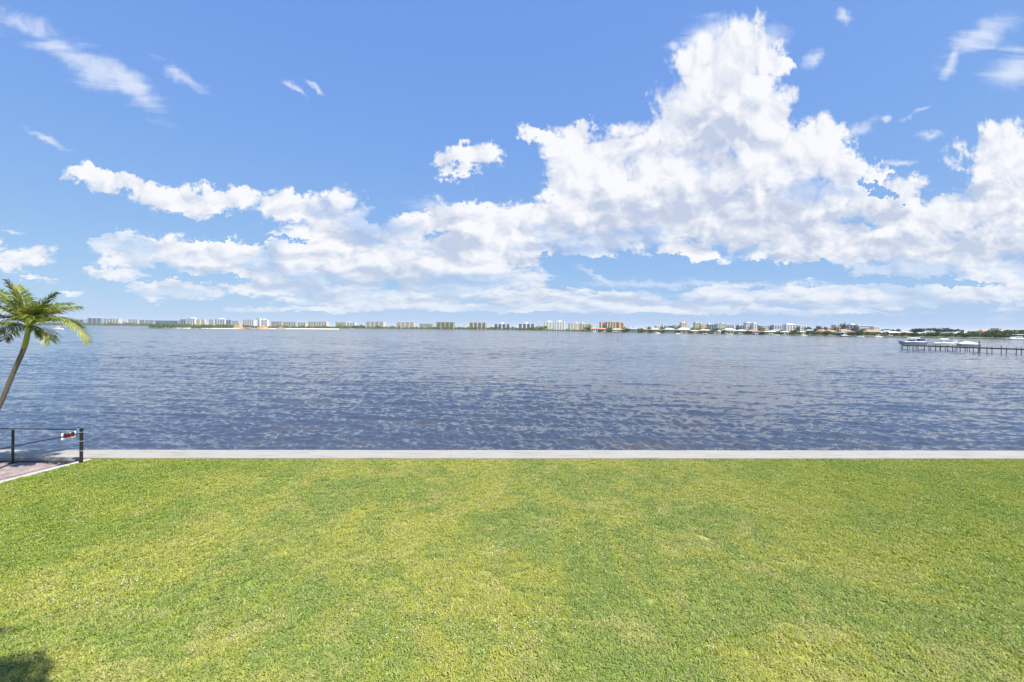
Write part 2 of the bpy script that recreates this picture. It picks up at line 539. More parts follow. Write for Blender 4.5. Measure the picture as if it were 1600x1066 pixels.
# clumps of blades
CL = bpy.data.collections.new('grass_clumps')
for ci in range(6):
    vs, fs = [], []
    for bi in range(22):
        a = rng.random() * 6.283
        r_ = 0.075 * math.sqrt(rng.random())
        bx, by = r_ * math.cos(a), r_ * math.sin(a)
        hd = rng.random() * 6.283
        h = 0.018 + 0.020 * rng.random()
        ln = 0.02 + 0.05 * rng.random()
        w = 0.0035 + 0.0035 * rng.random()
        dxx, dyy = math.cos(hd), math.sin(hd)
        sx, sy = -dyy * w, dxx * w
        k = len(vs)
        vs += [(bx - sx, by - sy, 0), (bx + sx, by + sy, 0),
               (bx + dxx * ln * .4 - sx, by + dyy * ln * .4 - sy, h * .8), (bx + dxx * ln * .4 + sx, by + dyy * ln * .4 + sy, h * .8),
               (bx + dxx * ln, by + dyy * ln, h)]
        fs += [(k, k + 1, k + 3, k + 2), (k + 2, k + 3, k + 4)]
    me = bpy.data.meshes.new('clump')
    me.from_pydata(vs, [], fs)
    me.materials.append(m_blade)
    o = bpy.data.objects.new('clump', me)
    CL.objects.link(o)

g = bpy.data.node_groups.new('grass_scatter', 'GeometryNodeTree')
g.interface.new_socket('Geometry', in_out='INPUT', socket_type='NodeSocketGeometry')
g.interface.new_socket('Geometry', in_out='OUTPUT', socket_type='NodeSocketGeometry')
q = NT(g)
gi = g.nodes.new('NodeGroupInput')
go = g.nodes.new('NodeGroupOutput')
dp = q.n('GeometryNodeDistributePointsOnFaces', distribute_method='RANDOM', ins={'Mesh': gi.outputs[0], 'Density': 330.0, 'Seed': 3})
ci_ = q.n('GeometryNodeCollectionInfo', ins={'Collection': CL, 'Separate Children': True, 'Reset Children': True})
rz = q.n('FunctionNodeRandomValue', data_type='FLOAT_VECTOR')
rz.inputs[0].default_value = (-0.12, -0.12, 0)
rz.inputs[1].default_value = (0.12, 0.12, 6.283)
rs = q.n('FunctionNodeRandomValue', data_type='FLOAT')
rs.inputs[2].default_value = 0.65
rs.inputs[3].default_value = 1.25
ii = q.n('FunctionNodeRandomValue', data_type='INT')
ii.inputs[4].default_value = 0
ii.inputs[5].default_value = 5
ip = q.n('GeometryNodeInstanceOnPoints', ins={'Points': dp.outputs[0], 'Instance': ci_.outputs[0], 'Pick Instance': True,
                                             'Instance Index': ii.outputs[2], 'Rotation': rz.outputs[0], 'Scale': rs.outputs[1]})
g.links.new(ip.outputs[0], go.inputs[0])
gp = [Vector(prop(KP.dot(E1) + 0.05, WALL_D + 0.01)), Vector(prop(24, WALL_D + 0.01)), Vector((17, 4.6, 0)), Vector((-9, 4.6, 0)), KP + kd * 4.2]
mb = MB()
mb.add([(p.x, p.y, 0.002) for p in gp], [tuple(range(5))])
grass = mb.build('grass', m_soil)
tag(grass, 'short mown green lawn with dry yellowish patches below the seawall', 'grass', kind='stuff')
gm = grass.modifiers.new('scatter', 'NODES')
gm.node_group = g

# small pale clover heads scattered in the lawn
m_clover = simple('clover_white', (0.62, 0.66, 0.66), 0.7)
mb = MB()
for (cx_, cy_, s_, k_) in ((850, 845, 60, 26), (690, 965, 70, 30), (800, 1000, 80, 26), (830, 975, 40, 24), (120, 930, 90, 26), (215, 905, 40, 16), (1020, 920, 60, 14), (770, 860, 30, 14), (640, 1000, 60, 16), (1150, 980, 90, 12)):
    for _ in range(k_):
        p = ground(cx_ + rng.normal(0, s_ * .55), cy_ + rng.normal(0, s_ * .22))
        if p.y > WALL_D - 0.5 or p.y < 4.8:
            continue
        r_ = 0.006 + 0.006 * rng.random()
        z = 0.04 + 0.01 * rng.random()
        mb.add([(p.x + r_, p.y, z), (p.x, p.y + r_, z), (p.x - r_, p.y, z), (p.x, p.y - r_, z), (p.x, p.y, z + r_), (p.x, p.y, z - r_)],
               [(0, 1, 4), (1, 2, 4), (2, 3, 4), (3, 0, 4), (1, 0, 5), (2, 1, 5), (3, 2, 5), (0, 3, 5)])
tag(mb.build('clover_flowers', m_clover), 'tiny pale clover heads scattered through the mown lawn', 'flowers', kind='stuff')

# ------------------------------------------------------------------ seawall
m_conc, t, out = mat('seawall_concrete')
pos = t.n('ShaderNodeNewGeometry').outputs['Position']
a_ = t.noise(pos, 0.8, 5, 0.6)
b_ = t.noise(pos, 9, 5, 0.65)
st = t.noise(t.n('ShaderNodeMapping', ins={'Vector': pos, 'Scale': (0.5, 4, 1)}).outputs[0], 1.5, 4, 0.6)
cc = t.mix(a_, (0.27, 0.258, 0.228), (0.34, 0.325, 0.292))
cc = t.mix(t.math('MULTIPLY', t.ramp(st, 0.50, 0.66), 0.7), cc, (0.22, 0.19, 0.15))
cc = t.mix(t.math('MULTIPLY', b_, 0.30), cc, (0.30, 0.29, 0.27))
b = t.n('ShaderNodeBsdfPrincipled', ins={'Base Color': cc, 'Roughness': 0.85, 'Specular IOR Level': 0.3})
bp = t.n('ShaderNodeBump', ins={'Height': t.noise(pos, 40, 4, 0.6), 'Strength': 0.5, 'Distance': 0.004})
t.t.links.new(bp.outputs[0], b.inputs['Normal'])
t.t.links.new(b.outputs[0], out.inputs[0])
wall = thing('seawall', 'long pale concrete seawall with flat cap between lawn and water', 'seawall', prop(0, WALL_D), WA)
capb = MB()
xx = -36.0
while xx < 42:
    L_ = 4.9
    capb.box(xx + 0.002, xx + L_ - 0.002, 0, CAP_W, -0.25, 0.055)
    xx += L_
capb.build('cap', m_conc, wall, bevel=0.004)
MB().box(-36, 42, 0.25, CAP_W - 0.2, -3.2, -0.252).build('retaining_face', m_conc, wall)

# ------------------------------------------------------------------ paved terrace on the left
m_pav, t, out = mat('brick_pavers')
pos = t.n('ShaderNodeNewGeometry').outputs['Position']
mp = t.n('ShaderNodeMapping', ins={'Vector': pos, 'Rotation': (0, 0, R(8)), 'Scale': (1, 1, 1)}).outputs[0]
bk = t.n('ShaderNodeTexBrick', offset=0.5, ins={'Vector': mp, 'Color1': (0.30, 0.21, 0.18, 1), 'Color2': (0.20, 0.155, 0.14, 1), 'Mortar': (0.09, 0.08, 0.075, 1),
                                  'Scale': 1.0, 'Mortar Size': 0.007, 'Brick Width': 0.22, 'Row Height': 0.11, 'Bias': 0.0})
sp = t.noise(pos, 2.5, 4, 0.6)
cc = t.mix(t.math('MULTIPLY', t.ramp(sp, 0.4, 0.65), 0.6), bk.outputs['Color'], (0.37, 0.31, 0.28))
b = t.n('ShaderNodeBsdfPrincipled', ins={'Base Color': cc, 'Roughness': 0.85})
bp = t.n('ShaderNodeBump', ins={'Height': bk.outputs['Fac'], 'Strength': 0.6, 'Distance': -0.006})
t.t.links.new(bp.outputs[0], b.inputs['Normal'])
t.t.links.new(b.outputs[0], out.inputs[0])
kn = Vector((kd.y, -kd.x, 0))            # away from the lawn
if kn.x > 0:
    kn = -kn
kp0 = Vector(prop(KP.dot(E1), WALL_D - 0.02))
mb = MB()
c0, c1 = kp0 + kn * 0.16, kp0 + kd * 14 + kn * 0.16
far = Vector(prop(EDGE_L, WALL_D - 0.30))
c0b = c0 - E2 * 0.28
mb.add([(p.x, p.y, -0.03) for p in (c1, c0b, far, Vector((EDGE_L, -2, 0)))], [(3, 2, 1, 0)][0:1])
pv = mb.build('paved_terrace', m_pav)
tag(pv, kind='structure')
m_strip = simple('dark_strip_ground', (0.055, 0.052, 0.048), 0.95, 0.5, 14, bump=0.02)  # dark rough strip between the terrace and the seawall cap
mb = MB()
g0, g1 = c0, Vector(prop(EDGE_L, WALL_D - 0.002))
mb.add([(p.x, p.y, -0.05) for p in (c0b + E2 * 0.0, g0 + E2 * 0.018, g1, far)], [(0, 1, 2, 3)])
tag(mb.build('dark_strip', m_strip), kind='structure')
m_kerb = simple('kerb_concrete', (0.42, 0.40, 0.36), 0.85, 0.15, 3, bump=0.003)
mb = MB()
k0, k1 = kp0 + kd * 0.03, kp0 + kd * 14
poly = [k0, k0 + kn * 0.15, k1 + kn * 0.15, k1]
mb.prism([(p.x, p.y) for p in poly][::-1], -0.12, 0.03)
tag(mb.build('kerb', m_kerb, bevel=0.008), 'narrow pale concrete kerb between lawn and brick terrace', 'kerb')

# ------------------------------------------------------------------ railing at the terrace corner
m_iron = simple('black_iron', (0.018, 0.019, 0.022), 0.38, 0.3, 8, metallic=0.2)
m_steel = simple('galvanised_band', (0.55, 0.56, 0.56), 0.35, 0.15, 20, metallic=0.8)
fence = thing('fence', 'black metal railing around the brick terrace corner by the seawall', 'railing', (KP.x, KP.y, 0))
def fl(p, z=0.0):
    return Vector((p.x - KP.x, p.y - KP.y, z))
FY = KP.y
p_c = KP.copy()
p_2 = ground(20, 722.5)
p_3 = p_2 + (p_2 - p_c)
RH = 1.10
for i, p in enumerate((p_c, p_2, p_3)):
    w = 0.034 if i == 0 else 0.026
    q_ = fl(p)
    mb = MB().box(q_.x - w, q_.x + w, q_.y - w, q_.y + w, -0.05, RH + (0.02 if i == 0 else -0.07))
    if i != 0:
        mb.box(q_.x - w * 1.25, q_.x + w * 1.25, q_.y - w * 1.25, q_.y + w * 1.25, RH - 0.07, RH - 0.045)
    mb.box(q_.x - .07, q_.x + .07, q_.y - .07, q_.y + .07, -0.02, 0.012)
    po = mb.build('post', m_iron, fence, bevel=0.004)
    if i == 0:
        MB().box(q_.x - .055, q_.x + .055, q_.y - .055, q_.y + .055, RH + 0.021, RH + 0.035).build('post_cap', m_iron, po)
        for zz in (RH - 0.10, RH - 0.39, 0.40):
            MB().box(q_.x - .052, q_.x + .052, q_.y - .052, q_.y + .052, zz, zz + 0.022).build('band', m_steel, po)
a0, a1 = fl(p_c, RH - 0.01), fl(p_3, RH - 0.01)
MB().tube([a0, a1], 0.017, 10).build('rail', m_iron, fence)
side0, side1 = fl(p_c, RH - 0.12), fl(p_c + kd * 4.4, RH - 0.12 + 0.10)
side1 = fl(p_c + kd * 4.4, RH - 0.10)
MB().tube([side0, side1], 0.017, 10).build('rail', m_iron, fence)
q_ = fl(p_c + kd * 4.4)
MB().box(q_.x - .034, q_.x + .034, q_.y - .034, q_.y + .034, -0.05, RH - 0.08).build('post', m_iron, fence)
MB().box(a0.x - .13, a0.x - .03, a0.y - .03, a0.y + .03, RH - 0.03, RH + 0.022).build('clamp', m_steel, fence)

# the warning sign wired to the side rail
m_white = simple('sign_white', (0.78, 0.79, 0.78), 0.4, 0.04)
m_red = simple('sign_red', (0.62, 0.035, 0.045), 0.4, 0.06)
m_black = simple('sign_black', (0.02, 0.02, 0.022), 0.4, 0.1)
m_edge = simple('sign_edge', (0.22, 0.33, 0.30), 0.5, 0.1)
sc_ = p_c + kd * 0.36
sgn = thing('sign', 'small red, black and white notice hung on the black rail beside the corner post', 'sign', (sc_.x, sc_.y, RH - 0.115), math.atan2(-kd.y, -kd.x))
# local x runs towards the water, face looks to the lawn side (-y)
SW, SH = 0.20, 0.105
MB().box(-SW, SW, 0.0, 0.006, -SH, SH).build('panel', m_white, sgn)
MB().box(-SW - .006, SW + .006, 0.0065, 0.012, -SH - .006, SH + .006).build('backing', m_edge, sgn)
MB().box(-SW + .05, SW - .05, -0.004, -0.001, -SH + .045, 0.03).build('red_field', m_red, sgn)
MB().box(-SW + .05, -0.055, -0.004, -0.001, 0.032, SH - .03).build('black_block', m_black, sgn)
MB().box(0.06, SW - .05, -0.004, -0.001, 0.032, SH - .03).build('black_block', m_black, sgn)
MB().add([(-0.053, -0.004, 0.031), (0.058, -0.004, 0.031), (0.03, -0.004, SH - .025), (-0.02, -0.004, SH - .025),
          (-0.053, -0.001, 0.031), (0.058, -0.001, 0.031), (0.03, -0.001, SH - .025), (-0.02, -0.001, SH - .025)],
         [(0, 1, 2, 3), (7, 6, 5, 4), (0, 4, 5, 1), (1, 5, 6, 2), (2, 6, 7, 3), (3, 7, 4, 0)]).build('red_emblem', m_red, sgn)
for sx in (-0.2, 0.2):
    MB().box(sx - .006, sx + .006, 0.002, 0.005, SH, SH + 0.02).build('wire', m_steel, sgn)

# ------------------------------------------------------------------ palm on the terrace
m_frond, t, out = mat('palm_leaflet')
ge = t.n('ShaderNodeNewGeometry')
rp = ge.outputs['Random Per Island']
nz = t.noise(ge.outputs['Position'], 1.6, 2)
cc = t.mix(rp, (0.060, 0.115, 0.020), (0.20, 0.25, 0.030))
cc = t.mix(t.ramp(nz, 0.45, 0.68), cc, (0.30, 0.30, 0.045))
b = t.n('ShaderNodeBsdfPrincipled', ins={'Base Color': cc, 'Roughness': 0.4, 'Specular IOR Level': 0.5})
tr = t.n('ShaderNodeBsdfTranslucent', ins={'Color': cc})
ms = t.n('ShaderNodeMixShader', ins={0: 0.3, 1: b.outputs[0], 2: tr.outputs[0]})
t.t.links.new(ms.outputs[0], out.inputs[0])
m_rach = simple('palm_rachis', (0.26, 0.27, 0.07), 0.5, 0.2, 4)
m_shaft = simple('palm_crownshaft', (0.27, 0.30, 0.055), 0.45, 0.25, 5)
m_trunk, t, out = mat('palm_trunk')
pos = t.n('ShaderNodeNewGeometry').outputs['Position']
px_, py_, pz_ = t.xyz(pos)
ring = t.math('FRACT', t.math('ADD', t.math('MULTIPLY', pz_, 9.0), t.math('MULTIPLY', t.noise(pos, 3, 2), 0.5)))
cc = t.mix(t.noise(pos, 4, 5, 0.6), (0.07, 0.055, 0.042), (0.19, 0.155, 0.12))
cc = t.mix(t.ramp(ring, 0.8, 0.95), cc, (0.10, 0.08, 0.06))
b = t.n('ShaderNodeBsdfPrincipled', ins={'Base Color': cc, 'Roughness': 0.9})
t.t.links.new(b.outputs[0], out.inputs[0])


def frond(mb_leaf, mb_stem, origin, az, el, length, droop, leaf=0.42, nleaf=34, wind=Vector((0, 0, 0)), twist=0.0):
    """a pinnate frond that starts at elevation el and bends down"""
    pts = []
    p = Vector(origin)
    e = el
    step = length / nleaf
    for i in range(nleaf + 1):
        pts.append(p.copy())
        d = Vector((math.cos(e) * math.cos(az), math.cos(e) * math.sin(az), math.sin(e))) + wind * (i / nleaf)
        p = p + d.normalized() * step
        e -= droop / nleaf * (0.5 + 1.0 * i / nleaf)
    mb_stem.tube(pts[::4] if len(pts[::4]) > 2 else pts, [0.018 * (1 - 0.8 * k / len(pts[::4])) + 0.003 for k in range(len(pts[::4]))], 5)
    for i in range(4, nleaf + 1):
        f = i / nleaf
        t_ = (pts[min(i + 1, nleaf)] - pts[i - 1]).normalized()
        side = t_.cross(Vector((0, 0, 1)))
        if side.length < 0.05:
            side = Vector((1, 0, 0))
        side.normalize()
        up = side.cross(t_)
        ll = leaf * math.sin(math.pi * min(1, 0.18 + 0.72 * f)) ** 0.7 * (0.85 + 0.3 * random.random())
        for sgn_ in (-1, 1):
            for rep_ in range(2):
                base = pts[i] + t_ * step * (random.random() - 0.5)
                dr = (side * sgn_ * (0.75 + 0.2 * random.random()) + t_ * (0.45 + 0.5 * f) + up * (0.30 - 0.5 * random.random()) + wind * 0.4).normalized()
                mid = base + dr * ll * 0.55
                tip = base + dr * ll + Vector((0, 0, -ll * (0.12 + 0.35 * random.random())))
                wv = dr.cross(up + side * 0.4 * sgn_).normalized() * 0.016
                mb_leaf.add([base - wv * .5, base + wv * .5, mid - wv, mid + wv, tip], [(0, 1, 3, 2), (2, 3, 4)])
    return pts


def palm(name_label, base, path, rad, shaft_from, fronds, leaf_len, wind, group=None):
    root = thing('palm_tree', name_label, 'palm tree', base, 0, group)
    path = [Vector(p) - Vector(base) for p in path]
    # smooth the path
    def cr_(p0, p1, p2, p3, t):
        return 0.5 * ((2 * p1) + (-p0 + p2) * t + (2 * p0 - 5 * p1 + 4 * p2 - p3) * t * t + (-p0 + 3 * p1 - 3 * p2 + p3) * t ** 3)
    pp = []
    ex = [path[0]] + path + [path[-1]]
    for i in range(1, len(ex) - 2):
        for k in range(8):
            pp.append(cr_(ex[i - 1], ex[i], ex[i + 1], ex[i + 2], k / 8))
    pp.append(path[-1])
    cut = int(len(pp) * shaft_from)
    MB().tube(pp[:cut + 1], [rad * (1.35 - 0.35 * min(1, k / 6)) * (1 + 0.03 * math.sin(k * 2.1)) for k in range(cut + 1)], 12).build('trunk', m_trunk, root, smooth=True)
    m_ = len(pp) - cut
    MB().tube(pp[cut:], [rad * (1.02 + 0.22 * math.sin(math.pi * min(1, k / m_ * 0.9 + 0.1))) * (1 - 0.35 * k / m_) for k in range(m_)], 12).build('crownshaft', m_shaft, root, smooth=True)
    top = pp[-1]
    crown = MB()
    stems = MB()
    for (az, el, ln, dr) in fronds:
        frond(crown, stems, top - Vector((0, 0, 0.05)), R(az), R(el), ln, R(dr), leaf_len, 34, wind)
    cr_o = crown.build('crown', m_frond, root)
    stems.build('frond_stem', m_rach, cr_o)
    return root


PY = 13.2
path = [at(-70, 752, PY), at(-30, 690, PY), at(0, 632, PY), at(22, 580, PY), at(39, 540, PY), at(46, 505, PY)]
path[0].z = -0.1
fr = [  # azimuth (0 = right, 90 = away), elevation, length, droop
    (165, 74, 1.55, 40), (20, 74, 1.25, 30), (15, 44, 1.5, 45), (-6, 27, 2.2, 108), (-40, 40, 1.2, 80), (200, 45, 2.1, 45), (175, 25, 2.1, 55), (215, 12, 1.9, 60),
    (240, 76, 1.5, 22), (90, 55, 1.6, 60), (70, 30, 1.5, 80), (120, 40, 1.9, 60), (185, 60, 1.9, 45), (160, 5, 1.9, 55), (330, 58, 1.2, 60),
    (215, 60, 1.7, 50), (185, -2, 1.6, 40), (350, -5, 1.0, 70)]
fr = [(az_, el_, ln_ * (0.98 if az_ == -6 else 0.86), dr_) for az_, el_, ln_, dr_ in fr]
palm('leaning green palm on the brick terrace at the left edge, fronds blown by wind', (path[0].x, path[0].y, -0.03), path, 0.060, 0.78, fr, 0.42, Vector((0.10, 0.05, 0)))
# a second, taller palm, added outside the frame to shade the lawn's near corner
palm('tall palm added out of view to shade the near left corner of the lawn', (-5.5, -2.5, 0), [(-5.5, -2.5, -0.1), (-5.0, -2.3, 3), (-4.0, -1.4, 6), (-2.9, 0.0, 8.5), (-2.1, 0.85, 10)], 0.13, 0.9,
     [(k * 137.5, 60 - (k % 6) * 13, 1.7, 60 + (k % 5) * 8) for k in range(20)], 0.5, Vector((0, 0, 0)))

# ------------------------------------------------------------------ far shore: land, beach
PROF = [(-420, 504.5), (-100, 507.0), (0, 508.4), (130, 508.9), (200, 509.6), (300, 510.6), (420, 512.6), (520, 513.2), (600, 514.3), (700, 515.5), (800, 516.4), (860, 517.3),
        (950, 519.3), (1040, 520.8), (1120, 522.0), (1200, 523.3), (1300, 525.2), (1400, 526.8), (1500, 528.2), (1600, 530.0), (1900, 536)]


def shore_y(x):
    for (x0, y0), (x1, y1) in zip(PROF[:-1], PROF[1:]):
        if x <= x1:
            return y0 + (y1 - y0) * (x - x0) / (x1 - x0)
    return PROF[-1][1]


def shore_D(x):
    return ground(x, shore_y(x), WATER_Z).y


m_land = simple('land_soil', (0.11, 0.13, 0.06), 0.95, 0.4, 0.02)
front = []
x = -420
while x <= 1900:
    p = ground(x, shore_y(x), WATER_Z)
    front.append((x, p))
    x += 10
vs, fs = [], []
for x, p in front:
    d = Vector((p.x, p.y, 0)).normalized()
    q_ = p + d * 5
    far_ = p + d * max(200, (9000 - p.y))
    vs += [(p.x, p.y, WATER_Z - 1.5), (p.x, p.y, WATER_Z + 0.25), (q_.x, q_.y, LAND_Z), (far_.x, far_.y, LAND_Z)]
for i in range(len(front) - 1):
    for k in range(3):
        a_ = i * 4 + k
        fs.append((a_, a_ + 4, a_ + 5, a_ + 1))
mb = MB()
mb.add(vs, fs)
tag(mb.build('land', m_land), kind='structure')

m_sand = simple('beach_sand', (0.62, 0.55, 0.42), 0.9, 0.12, 0.05)
mb = MB()
vs, fs = [], []
BX = [235, 260, 290, 320, 350, 380, 410, 440, 470, 500, 520, 530]
BY0 = [512.2, 512.9, 513.5, 513.9, 514.2, 514.3, 514.3, 514.4, 514.5, 514.7, 514.9, 514.9]
m_ = len(BX)
for x, y in zip(BX, BY0):
    p = ground(x, y, WATER_Z)
    p2 = ground(x, y - 0.3, WATER_Z)
    d = Vector((p.x, p.y, 0)).normalized()
    a_, b_ = p + d * 18, p + d * 90
    vs += [(p.x, p.y, WATER_Z - 0.8), (p.x, p.y, WATER_Z + 0.05), (a_.x, a_.y, WATER_Z + 0.9), (b_.x, b_.y, WATER_Z + 1.5), (b_.x, b_.y, WATER_Z - 0.8)]
for i in range(m_ - 1):
    for k in range(4):
        a_ = i * 5 + k
        fs.append((a_, a_ + 5, a_ + 6, a_ + 1))
mb.add(vs, fs)
tag(mb.build('beach', m_sand), kind='structure')

# ------------------------------------------------------------------ foliage
def foliage_mat(name, c0, c1):
    m, t, out = mat(name)
    ge = t.n('ShaderNodeNewGeometry')
    nz = t.noise(ge.outputs['Position'], 0.12, 3)
    f = t.math('ADD', t.math('MULTIPLY', ge.outputs['Random Per Island'], 0.55), t.math('MULTIPLY', t.ramp(nz, 0.3, 0.7), 0.45))
    cc = t.mix(f, c0, c1)
    b = t.n('ShaderNodeBsdfPrincipled', ins={'Base Color': cc, 'Roughness': 0.7, 'Specular IOR Level': 0.25})
    tr = t.n('ShaderNodeBsdfTranslucent', ins={'Color': cc})
    ms = t.n('ShaderNodeMixShader', ins={0: 0.25, 1: b.outputs[0], 2: tr.outputs[0]})
    t.t.links.new(ms.outputs[0], out.inputs[0])
    return m


m_man = foliage_mat('mangrove_leaf', (0.045, 0.085, 0.022), (0.17, 0.225, 0.05))
m_lime = foliage_mat('bright_leaf', (0.13, 0.21, 0.02), (0.30, 0.38, 0.04))
m_dark = foliage_mat('dark_leaf', (0.030, 0.060, 0.025), (0.09, 0.13, 0.05))
m_mid = foliage_mat('tree_leaf', (0.05, 0.085, 0.03), (0.15, 0.19, 0.06))
m_bark = simple('bark', (0.12, 0.09, 0.07), 0.9, 0.2, 1)


def leaves(centres, per, size, spread):
    """triangular leaf sprays round each centre (numpy)"""
    c = np.repeat(np.asarray(centres, float), per, 0)
    k = len(c)
    o = rng.normal(0, 1, (k, 3))
    o /= np.linalg.norm(o, axis=1)[:, None] + 1e-9
    o *= (rng.random(k) ** 0.4)[:, None] * np.asarray(spread)
    c = c + o
    a = rng.normal(0, 1, (k, 3))
    a /= np.linalg.norm(a, axis=1)[:, None]
    b = rng.normal(0, 1, (k, 3))
    b -= a * (a * b).sum(1)[:, None]
    b /= np.linalg.norm(b, axis=1)[:, None]
    s_ = size * (0.6 + 0.8 * rng.random(k))[:, None]
    v_ = np.stack([c - a * s_ - b * s_ * .5, c + a * s_ - b * s_ * .5, c + b * s_ * .9], 1).reshape(-1, 3)
    f_ = np.arange(k * 3).reshape(-1, 3)
    return v_, f_


TOP = [(-300, 505), (0, 505.5), (130, 505.2), (200, 505.6), (232, 506.2), (280, 507.5), (370, 508.8), (430, 510.0), (520, 510.3), (560, 510.0), (600, 510.3), (650, 511.5), (700, 511.6),
       (740, 511.4), (800, 512.4), (832, 513.0), (840, 512.5), (860, 515.5), (900, 515.8), (920, 515.2), (940, 516.5), (1100, 518.2), (1250, 519.5), (1400, 521.0), (1500, 520.5), (1515, 519.5), (1540, 518.5), (1560, 518.0),
       (1590, 517.5), (1620, 516.5), (1800, 517)]


def top_y(x):
    for (x0, y0), (x1, y1) in zip(TOP[:-1], TOP[1:]):
        if x <= x1:
            return y0 + (y1 - y0) * (x - x0) / (x1 - x0)
    return TOP[-1][1]


cs = []
for x in np.arange(-300, 1800, 0.9):
    D = shore_D(x) * (1.01 + 0.05 * rng.random())
    if 235 < x < 530:
        D = ground(x, 513.8 if x < 300 else 514.4, WATER_Z).y + 60 + 60 * rng.random()
    yt = top_y(x) + rng.normal(0, 0.45) + 0.5 * math.sin(x * 0.21) + 0.4 * math.sin(x * 0.53)
    p = at(x + rng.normal(0, .4), yt, D)
    zt = max(p.z, LAND_Z + 1.2)
    for zz in np.arange(LAND_Z + 0.5, zt, 1.6 if D < 1300 else 2.6):
        cs.append((p.x, p.y - (zt - zz) * 0.5, zz))
far_cs = [c for c in cs if c[1] > 1300]
v_, f_ = leaves([c for c in cs if c[1] <= 1300], 9, 0.9, (1.6, 1.6, 1.0))
v2, f2 = leaves(far_cs, 9, 2.3, (4.0, 3.0, 2.0))
f_ = np.concatenate([f_, f2 + len(v_)])
v_ = np.concatenate([v_, v2])
mg = np_mesh('mangrove', v_, f_, m_man, smooth=False)
tag(mg, 'low green mangrove and sea grape thicket lining the far shore', 'mangrove', kind='stuff')


def tree(x, ytop, width, D, m, label, group=None, cat='tree', ybot=None):
    """broad tree: x, top row and width in photo px at distance D"""
    p = at(x, ytop, D)
    h = p.z - LAND_Z
    w = width * D / F / 2
    root = thing('tree', label, cat, (p.x, p.y, LAND_Z), 0, group)
    zc = h * 0.62
    nc = 16
    cs = []
    for _ in range(nc):
        a = rng.random() * 6.283
        r_ = math.sqrt(rng.random()) * w * 0.8
        cs.append((r_ * math.cos(a), r_ * math.sin(a) * 0.8, zc + (rng.random() - 0.42) * h * 0.55 * (1 - 0.5 * (r_ / w) ** 2)))
    v_, f_ = leaves(cs, 34, max(0.30, w * 0.085), (w * .34, w * .34, h * .17))
    np_mesh('crown', v_, f_, m, smooth=False, parent=root)
    MB().tube([(0, 0, -0.3), (0.1, 0, h * 0.35), (w * 0.1, 0, h * 0.6)], [w * 0.07 + .1, w * 0.055 + .08, w * 0.03 + .04], 7).build('trunk', m_bark, root)
    return root


def far_palm(x, ytop, D, label, group=None):
    p = at(x, ytop, D)
    h = p.z - LAND_Z
    root = thing('palm_tree', label, 'palm tree', (p.x, p.y, LAND_Z), rng.random() * 6, group)
    ln = rng.normal(0, .4)
    MB().tube([(0, 0, -0.3), (ln * .4, 0, h * .5), (ln, 0, h - 1.2)], [.26, .19, .15], 6).build('trunk', m_bark, root)
    a_, b_ = MB(), MB()
    for k in range(13):
        frond(a_, b_, (ln, 0, h - 1.3), k * 2.4, R(50 - 5 * (k % 7) * 2), 2.4, R(85), 0.75, 9)
    cr_o = a_.build('crown', m_dark, root)
    b_.build('frond_stem', m_rach, cr_o)
    return root


# ------------------------------------------------------------------ condominium blocks
PAL = {
    'white': (0.70, 0.71, 0.71), 'cream': (0.60, 0.53, 0.40), 'tan': (0.42, 0.33, 0.22), 'mauve': (0.50, 0.46, 0.46), 'greyblue': (0.22, 0.27, 0.34),
    'olive': (0.36, 0.33, 0.22), 'orange': (0.62, 0.42, 0.25), 'yellow': (0.66, 0.56, 0.34), 'grey': (0.42, 0.43, 0.44), 'teal': (0.10, 0.16, 0.20), 'lilac': (0.60, 0.59, 0.66),
    'brown': (0.30, 0.22, 0.17), 'green': (0.46, 0.50, 0.42), 'pink': (0.62, 0.48, 0.42),
}
def wallm(c):
    return simple('stucco_' + c, PAL[c], 0.8, 0.06, 0.15)
m_glass = simple('window_glass', (0.05, 0.065, 0.085), 0.12, 0.2, 0.5, spec=0.8)
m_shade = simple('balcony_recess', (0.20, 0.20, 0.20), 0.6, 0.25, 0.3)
m_slab = simple('balcony_slab', (0.58, 0.56, 0.52), 0.7, 0.08, 0.3)
m_roof = simple('flat_roof', (0.45, 0.45, 0.44), 0.85, 0.1, 0.2)
TILE = {'terracotta': simple('roof_terracotta', (0.42, 0.20, 0.125), 0.75, 0.18, 0.6), 'whitetile': simple('roof_white', (0.68, 0.66, 0.62), 0.6, 0.08, 0.4),
        'greytile': simple('roof_grey', (0.27, 0.28, 0.30), 0.75, 0.15, 0.5), 'tantile': simple('roof_tan', (0.46, 0.36, 0.25), 0.75, 0.12, 0.5),
        'bluetile': simple('roof_blue_grey', (0.35, 0.40, 0.47), 0.7, 0.12, 0.5), 'redtile': simple('roof_red', (0.42, 0.13, 0.09), 0.75, 0.15, 0.5)}


